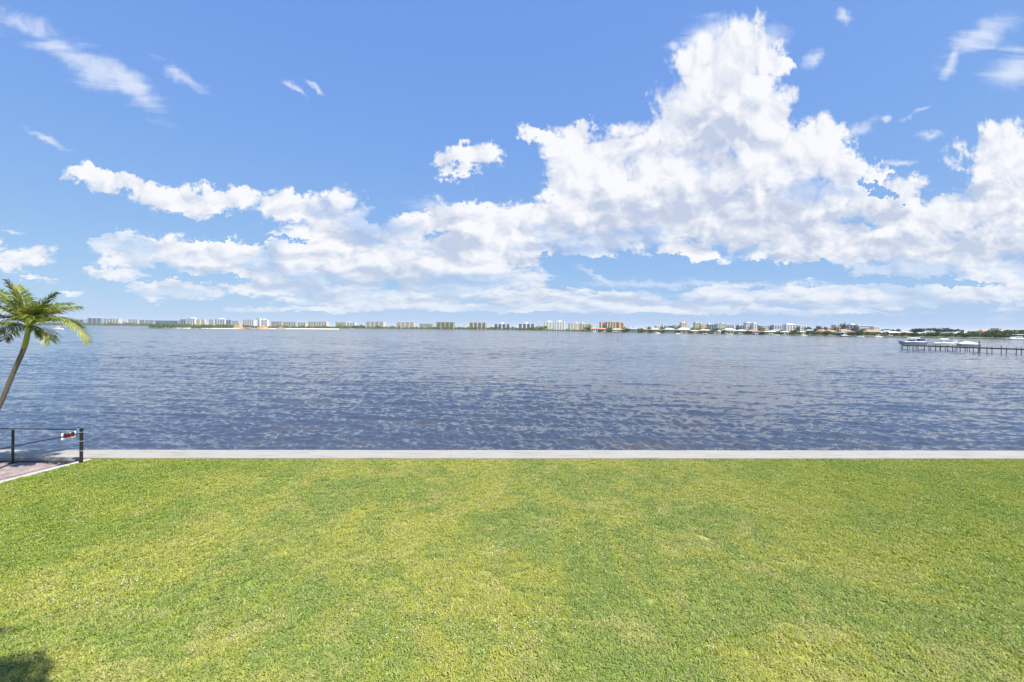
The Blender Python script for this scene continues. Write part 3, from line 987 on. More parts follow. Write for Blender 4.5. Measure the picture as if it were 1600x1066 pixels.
def condo(x0, x1, yt, dist, wall, label, bays=3, floors=None, pent=None, yaw=-8, depth=None, dark=False, frame=None, group=None):
    D = dist
    xm = (x0 + x1) / 2
    p = at(xm, yt, D)
    h = p.z - LAND_Z
    w = (x1 - x0) * D / F
    dp = depth or min(18, max(9, w * 0.4))
    root = thing('apartment_building', label, 'building', (p.x, p.y, LAND_Z), R(yaw), group)
    W_ = wallm(wall)
    F_ = wallm(frame) if frame else W_
    MB().box(-w / 2, w / 2, 1.6, dp, -0.5, h).build('wall', W_, root)
    MB().box(-w / 2 - .3, w / 2 + .3, 0.2, dp + .3, h + .003, h + .7).build('roof', F_, root)
    if pent:
        for (fx, fw, fh) in pent:
            MB().box(-w / 2 + fx * w, -w / 2 + (fx + fw) * w, dp * .3, dp * .8, h + .703, h + .7 + fh).build('penthouse', wallm('white' if wall in ('white', 'greyblue', 'teal', 'lilac') else wall), root)
    floors = floors or max(3, round(h / 3.0))
    fh = h / floors
    # projecting piers between recessed balcony stacks
    pier = w / bays * 0.22
    for k in range(bays + 1):
        xc = -w / 2 + pier / 2 + k * (w - pier) / bays
        MB().box(xc - pier / 2, xc + pier / 2, 0, 1.597, -0.5, h - .003).build('pier', F_, root)
    for k in range(bays):
        xa = -w / 2 + pier + k * (w - pier) / bays
        xb = -w / 2 + (k + 1) * (w - pier) / bays
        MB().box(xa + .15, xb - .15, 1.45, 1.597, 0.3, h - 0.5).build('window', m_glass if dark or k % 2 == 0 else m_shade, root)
        bl = MB()
        for j in range(1, floors):
            z = j * fh
            bl.box(xa + .003, xb - .003, 0.25, 1.44, z - .15, z)
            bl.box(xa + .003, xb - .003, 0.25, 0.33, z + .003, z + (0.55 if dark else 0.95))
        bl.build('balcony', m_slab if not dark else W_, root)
    return root


def dd(x, extra):
    return shore_D(x) + extra


CON = [
    # x0, x1, ytop, extra distance, wall, bays, floors, pent, dark, label
    (6, 22, 503.5, 500, 'greyblue', 3, 7, None, True, 'dim grey-blue apartment block on the far shore seen behind the leaning palm'),
    (100, 133, 499.5, 250, 'greyblue', 4, 8, None, True, 'bluish slab block on the far shore just behind the palm fronds'),
    (135, 160, 497.2, 250, 'greyblue', 3, 9, [(0.1, .8, 2.5)], True, 'grey-blue slab with flat roof, first block right of the palm on the far shore'),
    (160, 187, 498.5, 300, 'cream', 5, 9, None, False, 'cream striped block second right of the palm on the far shore'),
    (190, 198, 502.5, 100, 'white', 2, 5, None, False, 'low pale block filling the gap between two far blocks, left shore'),
    (199, 216, 499.3, 350, 'green', 4, 9, None, False, 'pale green-grey block right of the gap on the left shore'),
    (217, 226, 500.2, 300, 'olive', 2, 8, None, True, 'narrow dark olive block at the left shore'),
    (226, 240, 500.7, 250, 'greyblue', 3, 8, None, False, 'squat grey-blue block left of the long teal slab'),
    (241, 279, 501.3, 150, 'teal', 8, 7, None, True, 'long dark teal slab with vertical stripes on the left shore'),
    (281, 291, 499.2, 200, 'greyblue', 2, 8, None, True, 'narrow bluish block right of the long teal slab'),
    (292, 305, 497.5, 250, 'white', 3, 10, [(.3, .5, 4)], False, 'white block with a raised penthouse right of the teal slab'),
    (306, 312.5, 499.3, 200, 'cream', 2, 9, None, False, 'slim cream tower beside the white penthouse block'),
    (313.5, 320, 499.5, 200, 'cream', 2, 9, None, False, 'slim cream tower with open sky on its right'),
    (326, 334, 499.5, 200, 'green', 2, 9, None, False, 'slim pale green tower left of the lilac block'),
    (334, 352, 499.2, 250, 'lilac', 4, 9, [(.35, .4, 5.5)], False, 'lilac-white block with a bright rooftop box, left of the dirt mound'),
    (352.5, 361, 500.3, 250, 'greyblue', 2, 8, None, True, 'small dark grey-blue block right of the lilac block'),
    (361.5, 373, 501.8, 200, 'grey', 3, 7, None, False, 'low grey block behind the orange dirt mound'),
    (378, 397, 499.8, 60, 'lilac', 5, 9, None, False, 'broad lilac-white block standing between the two orange dirt mounds'),
    (398, 406.5, 497.4, 150, 'white', 2, 11, None, False, 'tallest slim white tower right of the broad lilac block'),
    (407, 418, 499.9, 150, 'white', 3, 9, [(.2, .4, 3)], False, 'white block directly above the right-hand dirt mound'),
    (423, 440, 502.8, 200, 'olive', 4, 6, None, False, 'olive-beige block right of the dirt mounds'),
    (441, 463, 503.4, 200, 'grey', 5, 6, [(.6, .2, 2)], False, 'low pale grey block behind the right part of the beach'),
    (464, 478, 504.4, 150, 'pink', 3, 5, None, False, 'small pinkish block behind the end of the beach'),
    (480, 511, 503.0, 100, 'cream', 7, 6, None, False, 'long cream block at the right end of the beach'),
    (524, 540, 504.2, 80, 'tan', 4, 7, None, False, 'tan wing of the block right of the long cream block'),
    (541, 555, 504.0, 80, 'white', 3, 7, [(.1, .3, 1.5)], False, 'white-piered wing joined to the tan wing, left of centre'),
    (570, 600, 502.9, 60, 'cream', 4, 8, None, False, 'cream block with bright roof edge, third block left of the tan-grey pair'),
    (618, 647.5, 503.7, 50, 'mauve', 4, 8, [(.05, .7, 1.0)], False, 'mauve-fronted cream block left of the low olive building'),
    (655, 675, 506.4, 60, 'olive', 4, 5, None, False, 'low olive building between two taller blocks left of centre'),
    (681, 709.5, 503.9, 40, 'olive', 4, 8, None, True, 'tan-grey block, left one of the similar pair left of centre'),
    (732, 760, 504.3, 40, 'tan', 4, 8, None, True, 'tan-grey block, right one of the similar pair left of centre'),
    (771, 797.5, 506.4, 50, 'greyblue', 4, 7, [(.45, .13, 3.5)], True, 'grey-blue block with small white rooftop box, left one of two alike'),
    (809, 836, 506.2, 60, 'greyblue', 4, 7, [(.45, .13, 3.5)], True, 'grey-blue block with small white rooftop box, beside the lime green thicket'),
    (852, 868, 503.2, 60, 'white', 3, 9, [(.3, .3, 2)], False, 'tall white striped tower right of the lime green thicket'),
    (869, 883, 502.8, 60, 'white', 3, 9, [(.3, .3, 2)], False, 'tall white tower twinned to the right of the striped one'),
    (890, 908, 505.8, 60, 'cream', 3, 7, [(.5, .3, 2)], False, 'cream condominium block right of the white twin towers'),
    (908.5, 924, 506.4, 60, 'cream', 3, 7, [(.1, .3, 2)], True, 'cream block half hidden by a yellow-green tree near the red roofs'),
    (939, 948, 504.3, 70, 'orange', 1, 7, None, True, 'orange left wing of the large orange-tan hotel above the red roofs'),
    (948.5, 967, 503.4, 80, 'tan', 4, 8, [(.35, .35, 2)], True, 'tan centre block of the large orange-tan hotel above the red roofs'),
    (967.5, 976, 504.4, 70, 'orange', 1, 7, None, True, 'orange right wing of the large orange-tan hotel'),
]
for (x0, x1, yt, ex, wl, bays, fl_, pent, dark, lab) in CON:
    xm = (x0 + x1) / 2
    fr_ = None
    if wl in ('greyblue', 'tan', 'mauve') and x0 > 560:
        fr_ = 'white' if wl == 'greyblue' else 'cream'
    condo(x0, x1, yt, dd(xm, ex) if not 235 < xm < 530 else dd(xm, ex) + 120, wl, lab, bays, fl_, pent, dark=dark, frame=fr_, yaw=-6 if xm < 600 else (8 if xm > 840 else -4))

# second row towers on the right
CON2 = [
    (1056, 1064, 508.8, 350, 'cream', 2, 4, None, False, 'low cream building left of the stepped beige tower'),
    (1065, 1074, 504.8, 350, 'yellow', 2, 7, [(.2, .5, 2.0)], False, 'stepped beige tower rising behind the shoreline houses'),
    (1086.5, 1095.5, 504.6, 350, 'cream', 2, 6, [(.1, .6, 1.5)], False, 'cream tower left of the yellow block on the right shore'),
    (1096, 1104, 507.2, 320, 'yellow', 2, 5, None, False, 'pale yellow block beside the cream tower'),
    (1107, 1120, 507.6, 330, 'greyblue', 3, 5, [(.05, .25, 3)], True, 'long blue-grey block behind the trees right of the yellow block'),
    (1121, 1134, 506.6, 300, 'green', 3, 6, [(.6, .3, 2.5)], False, 'pale green-grey block with white rooftop right of the blue-grey block'),
    (1135, 1148, 508.5, 330, 'grey', 3, 5, None, True, 'low grey block behind the large white-roofed villa'),
    (1154, 1165, 509.0, 300, 'greyblue', 2, 5, [(.2, .2, 2)], True, 'small blue-grey block left of the white towers'),
    (1166, 1176, 505.0, 320, 'lilac', 2, 7, [(.3, .5, 1.5)], False, 'lilac-white tower, left one of the white pair on the right shore'),
    (1177.5, 1186, 505.8, 320, 'white', 2, 7, [(.2, .3, 2)], False, 'white tower, right one of the white pair on the right shore'),
    (1188, 1204, 509.6, 300, 'grey', 3, 5, None, False, 'low grey block right of the white tower pair'),
    (1209, 1227, 508.6, 230, 'lilac', 4, 5, None, True, 'long lilac-white block with dark openings on the right shore'),
    (1228, 1249, 508.0, 230, 'white', 4, 5, [(.1, .6, 1.6)], False, 'long white terrace block with bright roof on the right shore'),
    (1250, 1266, 509.9, 220, 'white', 3, 4, None, False, 'lower white end wing of the long white terrace block'),
    (1306, 1313, 508.6, 240, 'pink', 1, 5, None, False, 'slim pink tower left of the tall dark tree'),
    (1320, 1340, 508.2, 230, 'greyblue', 3, 5, [(.6, .4, 1.6)], True, 'dark blue-grey block right of the tall dark tree'),
    (1342, 1366, 509.6, 220, 'lilac', 5, 4, [(.0, .1, 1.2)], False, 'long pale lilac block right of the dark blue-grey one'),
    (1366, 1376, 511.5, 210, 'white', 2, 3, None, False, 'small white annex at the end of the long lilac block'),
    (1560, 1573, 514.0, 180, 'pink', 2, 4, None, False, 'pink block on the rise at the far right'),
    (1026, 1034, 509.4, 260, 'white', 2, 4, None, False, 'small white block behind the brown waterfront houses'),
    (1036, 1042, 507.8, 300, 'white', 1, 5, None, False, 'slim white block left of the slate blue villa roof'),
    (1044, 1054, 509.6, 280, 'cream', 2, 4, None, False, 'low cream block behind the slate blue villa'),
]
for (x0, x1, yt, ex, wl, bays, fl_, pent, dark, lab) in CON2:
    condo(x0, x1, yt, dd((x0 + x1) / 2, ex), wl, lab, bays, fl_, pent, dark=dark, yaw=10)


# ------------------------------------------------------------------ waterfront houses
def house(x0, x1, yr, ex, wall, roof, label, floors=2, yaw=6):
    xm = (x0 + x1) / 2
    D = dd(xm, ex)
    p = at(xm, yr, D)
    h = max(p.z - LAND_Z, 3.6)
    w = (x1 - x0) * D / F
    eave = h * (0.62 if h > 5 else 0.68)
    root = thing('house', label, 'house', (p.x, p.y, LAND_Z), R(yaw))
    dp = max(8, w * .55)
    MB().box(-w / 2, w / 2, 0, dp, -.4, eave - .003).build('wall', wallm(wall), root)
    MB().hip(-w / 2, w / 2, 0, dp, eave, h, over=.6, inset=min(dp / 2 + .6, w * .3)).build('roof', TILE[roof], root)
    nw_ = max(2, int(w / 3.2))
    fl2 = 2 if eave > 4.6 else 1
    for j in range(fl2):
        for k in range(nw_):
            xc = -w / 2 + (k + .5) * w / nw_
            z0 = .5 + j * eave / fl2
            MB().box(xc - w / nw_ * .3, xc + w / nw_ * .3, -.06, -.003, z0, z0 + eave / fl2 * .58).build('window', m_glass, root)
    return root


HOUSES = [
    (924, 937, 511.8, 25, 'cream', 'terracotta', 'cream villa with orange tile roof left of the hotel foot'),
    (936, 951, 512.4, 18, 'pink', 'terracotta', 'pink villa with long orange tile roof under the hotel'),
    (957, 974, 513.2, 15, 'cream', 'tantile', 'cream waterfront house with tan roof under the hotel'),
    (980, 1001, 511.9, 20, 'greyblue', 'greytile', 'grey waterfront house with slate roof right of the hotel'),
    (1003, 1015, 512.6, 20, 'pink', 'terracotta', 'pinkish house with terracotta roof next to the grey waterfront house'),
    (1017, 1033, 512.8, 18, 'brown', 'tantile', 'brown house with tan roof left of the slate blue villa'),
    (1039, 1057, 512.6, 12, 'greyblue', 'bluetile', 'slate blue villa with pale hipped roof at the water'),
    (1061, 1079, 512.4, 14, 'mauve', 'whitetile', 'wide villa with cream roof in front of the beige tower'),
    (1081, 1092, 516.2, 10, 'cream', 'whitetile', 'small cream house with white roof left of a tan-roofed one'),
    (1095, 1113, 514.4, 20, 'tan', 'tantile', 'tan house with tan roof behind the dark blue boat'),
    (1114, 1130, 518.0, 8, 'white', 'whitetile', 'low white house close to the water on the right shore'),
    (1133, 1151, 513.2, 16, 'cream', 'whitetile', 'large villa with bright white roof and rows of windows'),
    (1153, 1169, 515.4, 16, 'cream', 'whitetile', 'cream villa with sloping white roof left of the terracotta house'),
    (1170, 1187, 515.2, 20, 'orange', 'terracotta', 'terracotta-roofed orange house right of the sloping white roof'),
    (1180, 1194, 520.0, 6, 'white', 'redtile', 'low white boathouse with red roof by the water'),
    (1196, 1216, 518.2, 10, 'cream', 'whitetile', 'cream house with long white roof below the grey block'),
    (1207, 1222, 514.9, 60, 'grey', 'greytile', 'grey-roofed house behind the long white-roofed one'),
    (1225, 1237, 518.8, 10, 'pink', 'whitetile', 'small pink house with white roof between trees'),
    (1249, 1262, 517.6, 12, 'cream', 'tantile', 'cream house with tan roof between dark trees'),
    (1264, 1274, 514.8, 40, 'green', 'bluetile', 'green-grey house with blue-grey roof in the trees'),
    (1283, 1292, 514.6, 40, 'cream', 'terracotta', 'small house with terracotta roof left of the tall dark tree'),
    (1295, 1310, 516.0, 20, 'orange', 'terracotta', 'orange house with stepped terracotta roof below the pink tower'),
    (1313, 1332, 514.6, 24, 'orange', 'terracotta', 'wide terracotta-roofed house under the blue-grey block'),
    (1314, 1325, 519.8, 6, 'white', 'greytile', 'low white boathouse with grey roof in front of a terracotta-roofed house'),
    (1330, 1341, 519.6, 8, 'cream', 'tantile', 'small cream house with tan roof at the water, right shore'),
    (1356, 1382, 515.4, 20, 'tan', 'terracotta', 'long terracotta-roofed house at the right shore'),
    (1386, 1396, 516.6, 16, 'cream', 'whitetile', 'small white-roofed house right of the long terracotta roof'),
    (1388, 1412, 518.0, 10, 'cream', 'whitetile', 'pale house with white roof above the left end of the dock'),
    (1412, 1428, 517.4, 14, 'yellow', 'tantile', 'yellowish house above the first docked boat'),
    (1440, 1452, 519.8, 10, 'white', 'whitetile', 'white house above the blue boat canvas'),
    (1453, 1461, 516.8, 40, 'white', 'bluetile', 'small white house with blue-grey roof among tall dark trees'),
    (1460, 1480, 518.6, 14, 'grey', 'whitetile', 'wide pale-roofed house above the second docked boat'),
    (1480, 1499, 519.0, 12, 'white', 'greytile', 'long white house with grey roof above the third docked boat'),
    (1503, 1512, 518.4, 24, 'yellow', 'whitetile', 'pale yellow house at the edge of the green rise'),
    (1536, 1552, 514.8, 70, 'green', 'terracotta', 'house with salmon tile roof on the green rise at the far right'),
    (1545, 1562, 520.6, 14, 'lilac', 'greytile', 'low lilac house in the trees below the salmon roof'),
    (1573, 1584, 514.8, 90, 'white', 'whitetile', 'white house on the rise right of the pink block'),
]
for a in HOUSES:
    house(*a)

# ------------------------------------------------------------------ single trees on the far shore
TREES = [
    (845, 509.8, 17, 20, m_lime, 'rounded lime green thicket tree left of the white striped tower'),
    (835, 512.0, 10, 20, m_lime, 'small lime green tree at the foot of the grey-blue block'),
    (921, 507.8, 8, 20, m_lime, 'yellow-green tree in front of the cream block by the red roofs'),
    (917, 512.0, 8, 16, m_mid, 'green tree between the cream block and the orange roofs'),
    (952, 511.8, 9, 10, m_mid, 'green tree between the orange roofs and the tan-roofed house'),
    (976, 511.0, 7, 22, m_lime, 'yellow-green tree at the right foot of the hotel'),
    (981, 514.0, 8, 8, m_dark, 'dark tree standing right of the tan-roofed house'),
    (1000, 513.4, 8, 10, m_dark, 'dark tree between the grey and the pinkish waterfront houses'),
    (1015, 511.4, 7, 18, m_dark, 'dark tree between the pinkish and the brown house'),
    (1035, 511.0, 8, 30, m_mid, 'green tree between the brown house and the slate blue villa'),
    (1049, 509.2, 9, 60, m_mid, 'green tree behind the slate blue villa'),
    (1058, 512.0, 6, 20, m_dark, 'dark tree in the gap before the wide cream-roofed villa'),
    (1083, 512.2, 9, 22, m_lime, 'yellowish tree right of the wide cream-roofed villa'),
    (1092, 511.2, 8, 26, m_lime, 'yellowish tree below the cream tower'),
    (1104, 512.4, 8, 40, m_mid, 'green tree behind the tan house'),
    (1118, 513.8, 11, 22, m_dark, 'dark broad tree below the blue-grey block'),
    (1130, 513.0, 8, 30, m_mid, 'green tree just left of the large white-roofed villa'),
    (1152, 511.6, 7, 60, m_dark, 'dark tree right of the large white-roofed villa'),
    (1190, 512.4, 10, 40, m_mid, 'green tree behind the terracotta-roofed orange house'),
    (1194, 516.4, 8, 14, m_lime, 'yellow-green tree by the low red-roofed boathouse'),
    (1204, 508.6, 7, 120, m_dark, 'dark tree left of the long lilac-white block'),
    (1222, 516.6, 9, 14, m_mid, 'green tree left of the small pink house'),
    (1241, 515.6, 12, 16, m_dark, 'dark tree left of the cream house with tan roof'),
    (1246, 511.0, 8, 90, m_dark, 'dark tree in front of the long white terrace block'),
    (1262, 511.6, 12, 60, m_mid, 'green tree behind the green-grey house'),
    (1270, 516.8, 12, 14, m_dark, 'dark tree at the water below the green-grey house'),
    (1280, 510.8, 14, 70, m_dark, 'broad dark tree behind the small terracotta roof'),
    (1290, 511.2, 10, 60, m_mid, 'green tree left of the slim pink tower'),
    (1292, 518.0, 9, 10, m_dark, 'dark tree at the water left of the stepped terracotta roof'),
    (1304, 511.8, 11, 60, m_mid, 'green tree at the foot of the slim pink tower'),
    (1317, 505.4, 10, 120, m_dark, 'tallest dark tree on the right shore standing above the roofs'),
    (1311, 516.4, 6, 16, m_dark, 'small dark tree between two terracotta roofs'),
    (1337, 509.4, 11, 90, m_mid, 'green tree in front of the dark blue-grey block'),
    (1345, 518.0, 10, 12, m_dark, 'dark tree right of the small cream house at the water'),
    (1351, 514.8, 12, 40, m_mid, 'green tree left of the long terracotta roof'),
    (1383, 514.2, 16, 40, m_dark, 'dark tree right of the long terracotta roof'),
    (1400, 515.2, 14, 60, m_dark, 'dark tree behind the pale house above the dock'),
    (1436, 514.6, 26, 60, m_dark, 'wide dark tree above the first docked boat'),
    (1446, 514.2, 16, 70, m_dark, 'dark tree above the blue boat canvas'),
    (1458, 513.2, 14, 90, m_dark, 'dark tree behind the small white house above the dock'),
    (1474, 513.4, 20, 80, m_dark, 'wide dark tree above the second docked boat'),
    (1490, 515.0, 22, 70, m_dark, 'dark tree behind the long white house'),
    (1499, 515.8, 12, 60, m_dark, 'dark tree above the third docked boat'),
    (1518, 518.6, 14, 20, m_man, 'low olive green tree right of the pale yellow house'),
    (1530, 518.2, 14, 26, m_man, 'olive green tree left of the salmon roof'),
    (1555, 517.4, 14, 40, m_mid, 'green tree under the pink block'),
    (1578, 517.2, 20, 40, m_mid, 'broad green tree on the rise at the far right'),
    (1596, 515.6, 20, 60, m_dark, 'dark tree at the right edge of the far shore'),
]
for (x, yt, w, ex, m, lab) in TREES:
    tree(x, yt - 0.6, w * 1.25, dd(x, ex), m, lab)
def short_name(lab):
    w = lab.split()
    return lab if len(w) <= 10 else ' '.join(w[:10] if w[9] not in ('of', 'the', 'a', 'in') else w[:8])


# a garden tree at the right-hand corner of each waterfront house
for k, hs in enumerate(HOUSES):
    if hs[3] > 50:
        continue
    x = hs[1] + 1.5
    m, tint = ((m_dark, 'dark'), (m_mid, 'green'), (m_dark, 'dark'), (m_man, 'olive'))[k % 4]
    yt = 515.6 + (x - 984) * 0.0075 + rng.normal(0, 1.0)
    tree(x, yt, 9 + 5 * rng.random(), dd(x, 4), m, tint + ' garden tree at right of ' + short_name(hs[6]), 'garden trees between the waterfront houses')
for (x, yt, ex, lab) in (
        (561, 506.8, 40, 'lone palm right of the white-piered wing'), (605, 507.8, 40, 'lone palm right of the cream block with bright roof edge'), (612, 508.0, 40, 'lone palm left of the mauve-fronted block'),
        (651, 508.2, 30, 'palm between the mauve-fronted block and the low olive building'), (678, 506.6, 30, 'palm between the low olive building and the left tan-grey block'),
        (715, 509.2, 30, 'palm right of the left tan-grey block'), (725, 507.0, 30, 'tall palm left of the right tan-grey block'), (802, 509.6, 30, 'palm between the two grey-blue blocks'),
        (933, 508.0, 20, 'palm left of the hotel'), (982, 509.6, 24, 'palm right of the hotel'), (989, 510.4, 24, 'palm over the grey waterfront house'), (1009, 509.4, 26, 'palm over the pinkish house'), (1188, 508.8, 60, 'palm right of the white tower pair'),
        (1075, 508.4, 50, 'palm right of the stepped beige tower'), (1124, 508.4, 60, 'palm in front of the pale green-grey block'), (1163, 509.4, 60, 'palm left of the lilac-white tower')):
    far_palm(x, yt, dd(x, ex), lab)

# ------------------------------------------------------------------ dirt mounds on the beach
m_dirt = simple('orange_dirt', (0.36, 0.21, 0.11), 0.95, 0.2, 0.15)
m_rock = simple('brown_rubble', (0.22, 0.15, 0.11), 0.95, 0.35, 0.3)


def mound(x0, x1, yt, D, m, label, peak=0.6):
    c0, c1 = at((x0 + x1) / 2, yt, D), None
    w = (x1 - x0) * D / F
    h = c0.z - WATER_Z - 0.8
    nx, ny = 28, 12
    vs = []
    for j in range(ny + 1):
        for i in range(nx + 1):
            a, b_ = i / nx, j / ny
            e = min(1, (1 - abs(a - peak) / (peak if a < peak else 1 - peak)) * 1.15) * math.sin(math.pi * b_) ** 0.8
            vs.append(((a - .5) * w, (b_ - .5) * w * .55, max(0, e) * h * (0.88 + 0.12 * math.sin(a * 17 + b_ * 9)) + rng.random() * .35 - .2))
    fs = [(j * (nx + 1) + i, j * (nx + 1) + i + 1, (j + 1) * (nx + 1) + i + 1, (j + 1) * (nx + 1) + i) for j in range(ny) for i in range(nx)]
    mb = MB()
    mb.add(vs, fs)
    o = mb.build('dirt_mound', m)
    o.location = (c0.x, c0.y, WATER_Z + 0.8)
    tag(o, label, 'dirt mound', 'dirt mounds on the beach')


BD = ground(380, 514.3, WATER_Z).y
mound(363, 380, 503.6, BD + 40, m_dirt, 'pointed orange dirt mound left of the broad lilac block', 0.72)
mound(400, 420, 507.4, BD + 30, m_dirt, 'lower orange dirt mound right of the broad lilac block', 0.6)
mound(376, 402, 511.2, BD + 14, m_rock, 'brown rubble heap at the water between the two orange mounds', 0.45)
mound(431, 446, 509.6, BD + 40, m_rock, 'small brown heap on the beach right of the mounds', 0.5)

# ------------------------------------------------------------------ boats
m_gel = simple('gelcoat_white', (0.74, 0.75, 0.75), 0.25, 0.04, 1.0)
m_bluec = simple('blue_canvas', (0.02, 0.09, 0.26), 0.7, 0.15, 2)
m_navy = simple('navy_hull', (0.03, 0.045, 0.09), 0.3, 0.1, 1)
m_greyh = simple('grey_hull', (0.27, 0.30, 0.33), 0.35, 0.08, 1)
m_tint = simple('tinted_glass', (0.02, 0.025, 0.03), 0.1, 0.1, 1)
m_cover = simple('pale_cover', (0.66, 0.68, 0.66), 0.8, 0.06, 1)
m_tancv = simple('tan_canvas', (0.55, 0.47, 0.36), 0.8, 0.08, 1)


def hull(L, B, H, sheer=0.25):
    """bow points to -x"""
    mb = MB()
    st = []
    for i in range(11):
        f = i / 10
        x = -L / 2 + f * L
        wd = B / 2 * min(1.0, (math.sin(min(1, f * 1.45) * math.pi / 2)) ** 0.75)
        wd = max(wd, 0.03)
        top = H * (1 + sheer * (1 - f) ** 2)
        x_top = x - (0.09 * L * (1 - f) ** 3)
        st.append([(x_top, -wd, top), (x_top + .02, -wd * .96, top * .92), (x, -wd * .82, H * .35), (x, 0, 0.0 if f > .1 else H * .2), (x, wd * .82, H * .35), (x_top + .02, wd * .96, top * .92), (x_top, wd, top)])
    vs = [p for s_ in st for p in s_]
    fs = [(i * 7 + k, (i + 1) * 7 + k, (i + 1) * 7 + k + 1, i * 7 + k + 1) for i in range(10) for k in range(6)]
    fs += [(i * 7 + 6, (i + 1) * 7 + 6, (i + 1) * 7, i * 7) for i in range(10)]
    fs += [tuple(range(6, -1, -1)), tuple(70 + k for k in range(7))]
    return mb.add(vs, fs)


def loft_box(mb, x0, x1, b, z0, z1, rake0=.5, rake1=.1, tb=.85):
    mb.add([(x0, -b, z0), (x1, -b, z0), (x1, b, z0), (x0, b, z0), (x0 + rake0, -b * tb, z1), (x1 - rake1, -b * tb, z1), (x1 - rake1, b * tb, z1), (x0 + rake0, b * tb, z1)],
           [(0, 3, 2, 1), (4, 5, 6, 7), (0, 1, 5, 4), (1, 2, 6, 5), (2, 3, 7, 6), (3, 0, 4, 7)])
    return mb


def cabin_boat(pos, L, yaw, label, hullm, top, group=None, z=0.0, name='motor_boat', scale_h=1.0):
    b = thing(name, label, 'boat', (pos[0], pos[1], z), R(yaw), group)
    B, H = L * .30, L * .125 * scale_h
    hull(L, B, H).build('hull', hullm, b)
    loft_box(MB(), -L * .40, L * .42, B * .40, H + .003, H + .14 * H + .1, 1.0, .1, .9).build('deck', m_gel, b)
    z1 = H + .14 * H + .103
    if top == 'cabin':
        loft_box(MB(), -L * .24, L * .18, B * .36, z1, z1 + L * .075, L * .08, .1).build('cabin', m_gel, b)
        loft_box(MB(), -L * .205, L * .165, B * .363, z1 + L * .025, z1 + L * .055, L * .03, .05, .93).build('window', m_tint, b)
        z2 = z1 + L * .075
        for sx in (-.08, .14):
            for sy in (-1, 1):
                MB().tube([(L * sx, sy * B * .28, z2 - .05), (L * sx, sy * B * .28, z2 + L * .085)], .04, 6).build('post', m_steel, b)
        loft_box(MB(), -L * .13, L * .20, B * .36, z2 + L * .085, z2 + L * .10, .2, .2).build('hardtop', m_gel, b)
    elif top == 'bimini':
        loft_box(MB(), -L * .16, L * .04, B * .34, z1, z1 + L * .06, L * .06, .1).build('windshield', m_tint, b)
        for sx in (-.05, .2):
            for sy in (-1, 1):
                MB().tube([(L * sx, sy * B * .32, z1 - .05), (L * sx, sy * B * .32, z1 + L * .13)], .035, 6).build('post', m_steel, b)
        loft_box(MB(), -L * .17, L * .24, B * .38, z1 + L * .13, z1 + L * .165, .3, .1, .9).build('canopy', m_gel, b)
        loft_box(MB(), L * .245, L * .46, B * .36, z1 + .01, z1 + L * .11, L * .0, L * .03, .9).build('canvas', m_bluec, b)
        MB().box(L * .47, L * .52, -.25, .25, H * .3, H + .9).build('outboard', m_gel, b)
    elif top == 'ttop':
        loft_box(MB(), -L * .05, L * .08, B * .18, z1, z1 + L * .10, .15, .05).build('console', m_gel, b)
        for sx in (-.06, .12):
            for sy in (-1, 1):
                MB().tube([(L * sx, sy * B * .25, z1 - .05), (L * sx * .9, sy * B * .22, z1 + L * .14)], .035, 6).build('post', m_steel, b)
        loft_box(MB(), -L * .16, L * .18, B * .34, z1 + L * .14, z1 + L * .175, .2, .1).build('canopy', m_gel, b)
        for sy in (-.35, .35):
            MB().box(L * .47, L * .53, sy - .22, sy + .22, H * .3, H + 1.0).build('outboard', m_gel, b)
    elif top == 'cover':
        mb = MB()
        mb.add([(-L * .52, 0, H * 1.22), (-L * .2, -B * .5, H * 1.05), (L * .48, -B * .5, H * 1.0), (L * .48, B * .5, H * 1.0), (-L * .2, B * .5, H * 1.05), (-L * .1, 0, H * 1.9), (L * .2, 0, H * 1.6), (L * .46, 0, H * 1.2)],
               [(0, 1, 5), (1, 2, 7, 6), (1, 6, 5), (2, 3, 7), (3, 4, 6, 7), (4, 5, 6), (4, 0, 5), (0, 4, 3, 2, 1)])
        mb.build('cover', m_cover, b)
    elif top == 'low':
        loft_box(MB(), -L * .12, L * .2, B * .3, z1, z1 + L * .06, L * .06, .1).build('windshield', m_tint, b)
    return b


# boats on lifts beside the dock on the right
def dk(x):          # dock edge line in the water plane, photo row of the pile feet
    return ground(x, 545.0 + (x - 1410) * 0.042, WATER_Z)


d0, d1 = dk(1409), dk(1660)
dvec = (d1 - d0)
dl = dvec.length
dang = math.atan2(dvec.y, dvec.x)
m_wood = simple('weathered_wood', (0.25, 0.21, 0.175), 0.9, 0.25, 2, bump=.01)
m_pile = simple('dark_piling', (0.15, 0.14, 0.13), 0.9, 0.3, 3)
dock = thing('dock', 'long weathered timber boat dock on dark piles at the right edge', 'dock', (d0.x, d0.y, WATER_Z), dang)
DZ = 1.25
MB().box(0, dl, 0, 1.9, DZ, DZ + .12).build('deck', m_wood, dock)
for yy in (0.15, 1.6):
    MB().box(0.1, dl - .1, yy, yy + .16, DZ - .28, DZ - .003).build('beam', m_pile, dock)
k = 0
s_ = 0.3
while s_ < dl:
    for yy in (-0.12, 2.02):
        tall = (k % 2 == 0 and s_ > 22) or abs(s_ - 25) < 1.3
        zt = DZ + (0.8 if tall and yy < 0 else .45)
        MB().tube([(s_, yy, -2.2), (s_, yy, zt)], .10, 8).build('piling', m_pile, dock)
    k += 1
    s_ += 3.1


def on_dock(s, y, z=0):
    c_, s2 = math.cos(dang), math.sin(dang)
    return (d0.x + s * c_ - y * s2, d0.y + s * s2 + y * c_, WATER_Z + z)


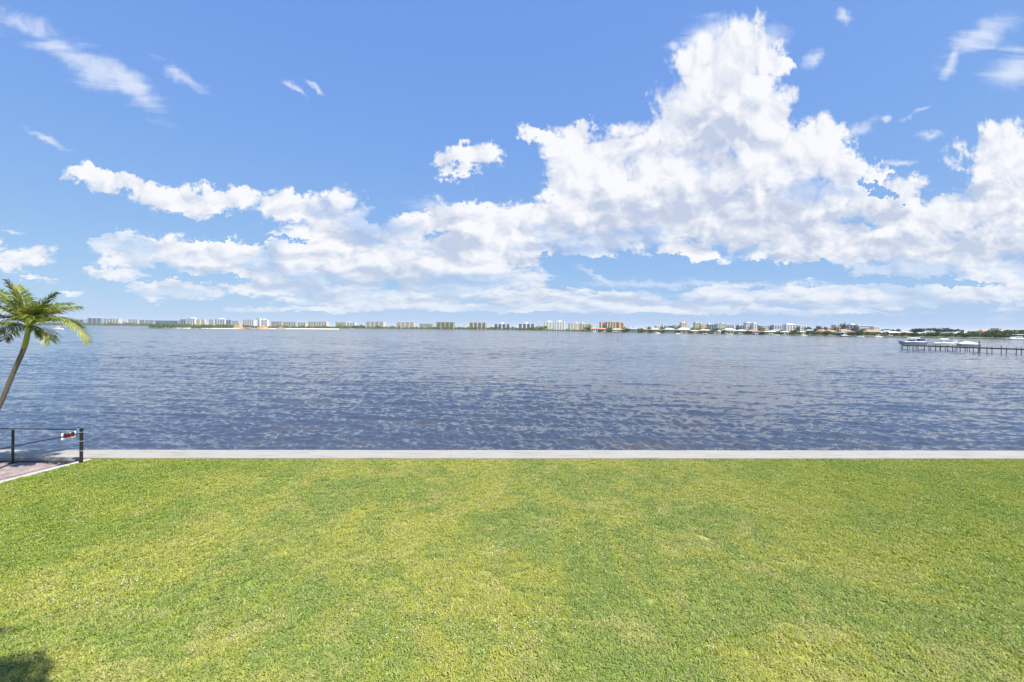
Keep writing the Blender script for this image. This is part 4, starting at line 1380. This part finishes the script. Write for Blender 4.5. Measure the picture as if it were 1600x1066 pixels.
LB = d0.y / F       # metres per photo px at the dock's left end
for (bx_, L, top, hm, lab, lab2, hh) in (
        (1426, 7.4, 'bimini', m_greyh, 'white boat with blue canvas, left one of three on the dock', 'boat lift under the boat with blue canvas', 1.3),
        (1473, 6.8, 'ttop', m_gel, 'white centre console boat with white hard top, middle of the three on the dock', 'boat lift under the boat with the white hard top', 1.3),
        (1513, 5.6, 'cover', m_greyh, 'boat under a pale pointed cover, right one of the three on the dock', 'boat lift under the boat with the pale cover', 1.45)):
    q_ = dk(bx_)
    p = at(bx_, 540, q_.y + 4.2)
    yw = -9
    cabin_boat(p, L, yw, lab, hm, top, 'boats on lifts along the dock', WATER_Z + 1.0, scale_h=hh)
    lift = thing('boat_lift', lab2, 'boat lift', (p.x, p.y, WATER_Z), R(yw), 'boat lifts')
    for sx in (-L * .3, L * .3):
        for sy in (-1.9, 1.9):
            MB().tube([(sx, sy, -2), (sx, sy, 2.2 if sy > 0 else 1.3)], .10, 8).build('piling', m_pile, lift)
        MB().box(sx - .1, sx + .1, -1.8, 1.8, .80, .98).build('beam', m_steel, lift)
q_ = dk(1530)
p = at(1530, 540, q_.y + 2.6)
pp = thing('mooring_pile', 'tall dark mooring pile at the right end of the docked boats', 'pile', (p.x, p.y, WATER_Z), 0)
MB().tube([(0, 0, -2), (0, 0, 3.0)], .16, 8).build('shaft', m_pile, pp)
MB().tube([(0, 0, 3.003), (0, 0, 3.2)], [.18, .05], 8).build('cap', m_pile, pp)

# boats along the far shore
for (x, y, L, top, hm, lab) in (
        (90, 515.0, 10.5, 'cabin', m_gel, 'lone white boat on the open water seen through the palm fronds'),
        (654, 514.6, 10, 'cabin', m_gel, 'small white boat at the thicket below the mauve-fronted block'),
        (550, 513.9, 9, 'low', m_gel, 'small white boat near the shore left of centre'),
        (929, 519.4, 8, 'cabin', m_gel, 'small white boat moored below the orange tile roofs'),
        (965, 520.4, 9, 'low', m_navy, 'dark boat moored below the tan-roofed waterfront house'),
        (1028, 521.6, 7, 'cover', m_gel, 'white covered boat left of the slate blue villa'),
        (1059, 522.2, 6, 'cover', m_gel, 'white covered boat between the slate blue villa and the cream-roofed one'),
        (1101, 522.6, 8, 'low', m_navy, 'dark blue boat moored in front of the tan house'),
        (1140, 523.2, 8, 'low', m_gel, 'white low boat moored below the large white-roofed villa'),
        (1212, 524.4, 8, 'low', m_gel, 'white low boat below the cream house with long white roof'),
        (1256, 525.2, 7, 'cabin', m_gel, 'small white cabin boat below the cream house with tan roof'),
        (1320, 526.6, 9, 'cabin', m_navy, 'navy cabin boat in front of the white boathouse with grey roof'),
        (1344, 527.0, 7, 'low', m_gel, 'white boat moored right of the navy cabin boat'),
        (1372, 527.4, 8, 'cabin', m_gel, 'white cabin boat below the long terracotta roof')):
    p = ground(x, y, WATER_Z)
    cabin_boat(p, L, 4, lab, hm, top, 'small boats near the far shore', WATER_Z - .25)
p = ground(1589, 531.5, WATER_Z)
cabin_boat(p, 15.5, 2, 'large white motor yacht at the right edge beyond the dock', m_gel, 'cabin', None, WATER_Z - .4, name='motor_yacht', scale_h=.75)

# ------------------------------------------------------------------ sea air
m_haze, t, out = mat('haze')
pv_ = t.n('ShaderNodeVolumePrincipled', ins={'Color': (0.86, 0.95, 1.0, 1), 'Density': 0.00008, 'Anisotropy': 0.0})
t.t.links.new(pv_.outputs[0], out.inputs['Volume'])
hz = MB().box(-17000, 17000, -60, 17000, -5, 75).build('haze', m_haze)
tag(hz, kind='stuff')
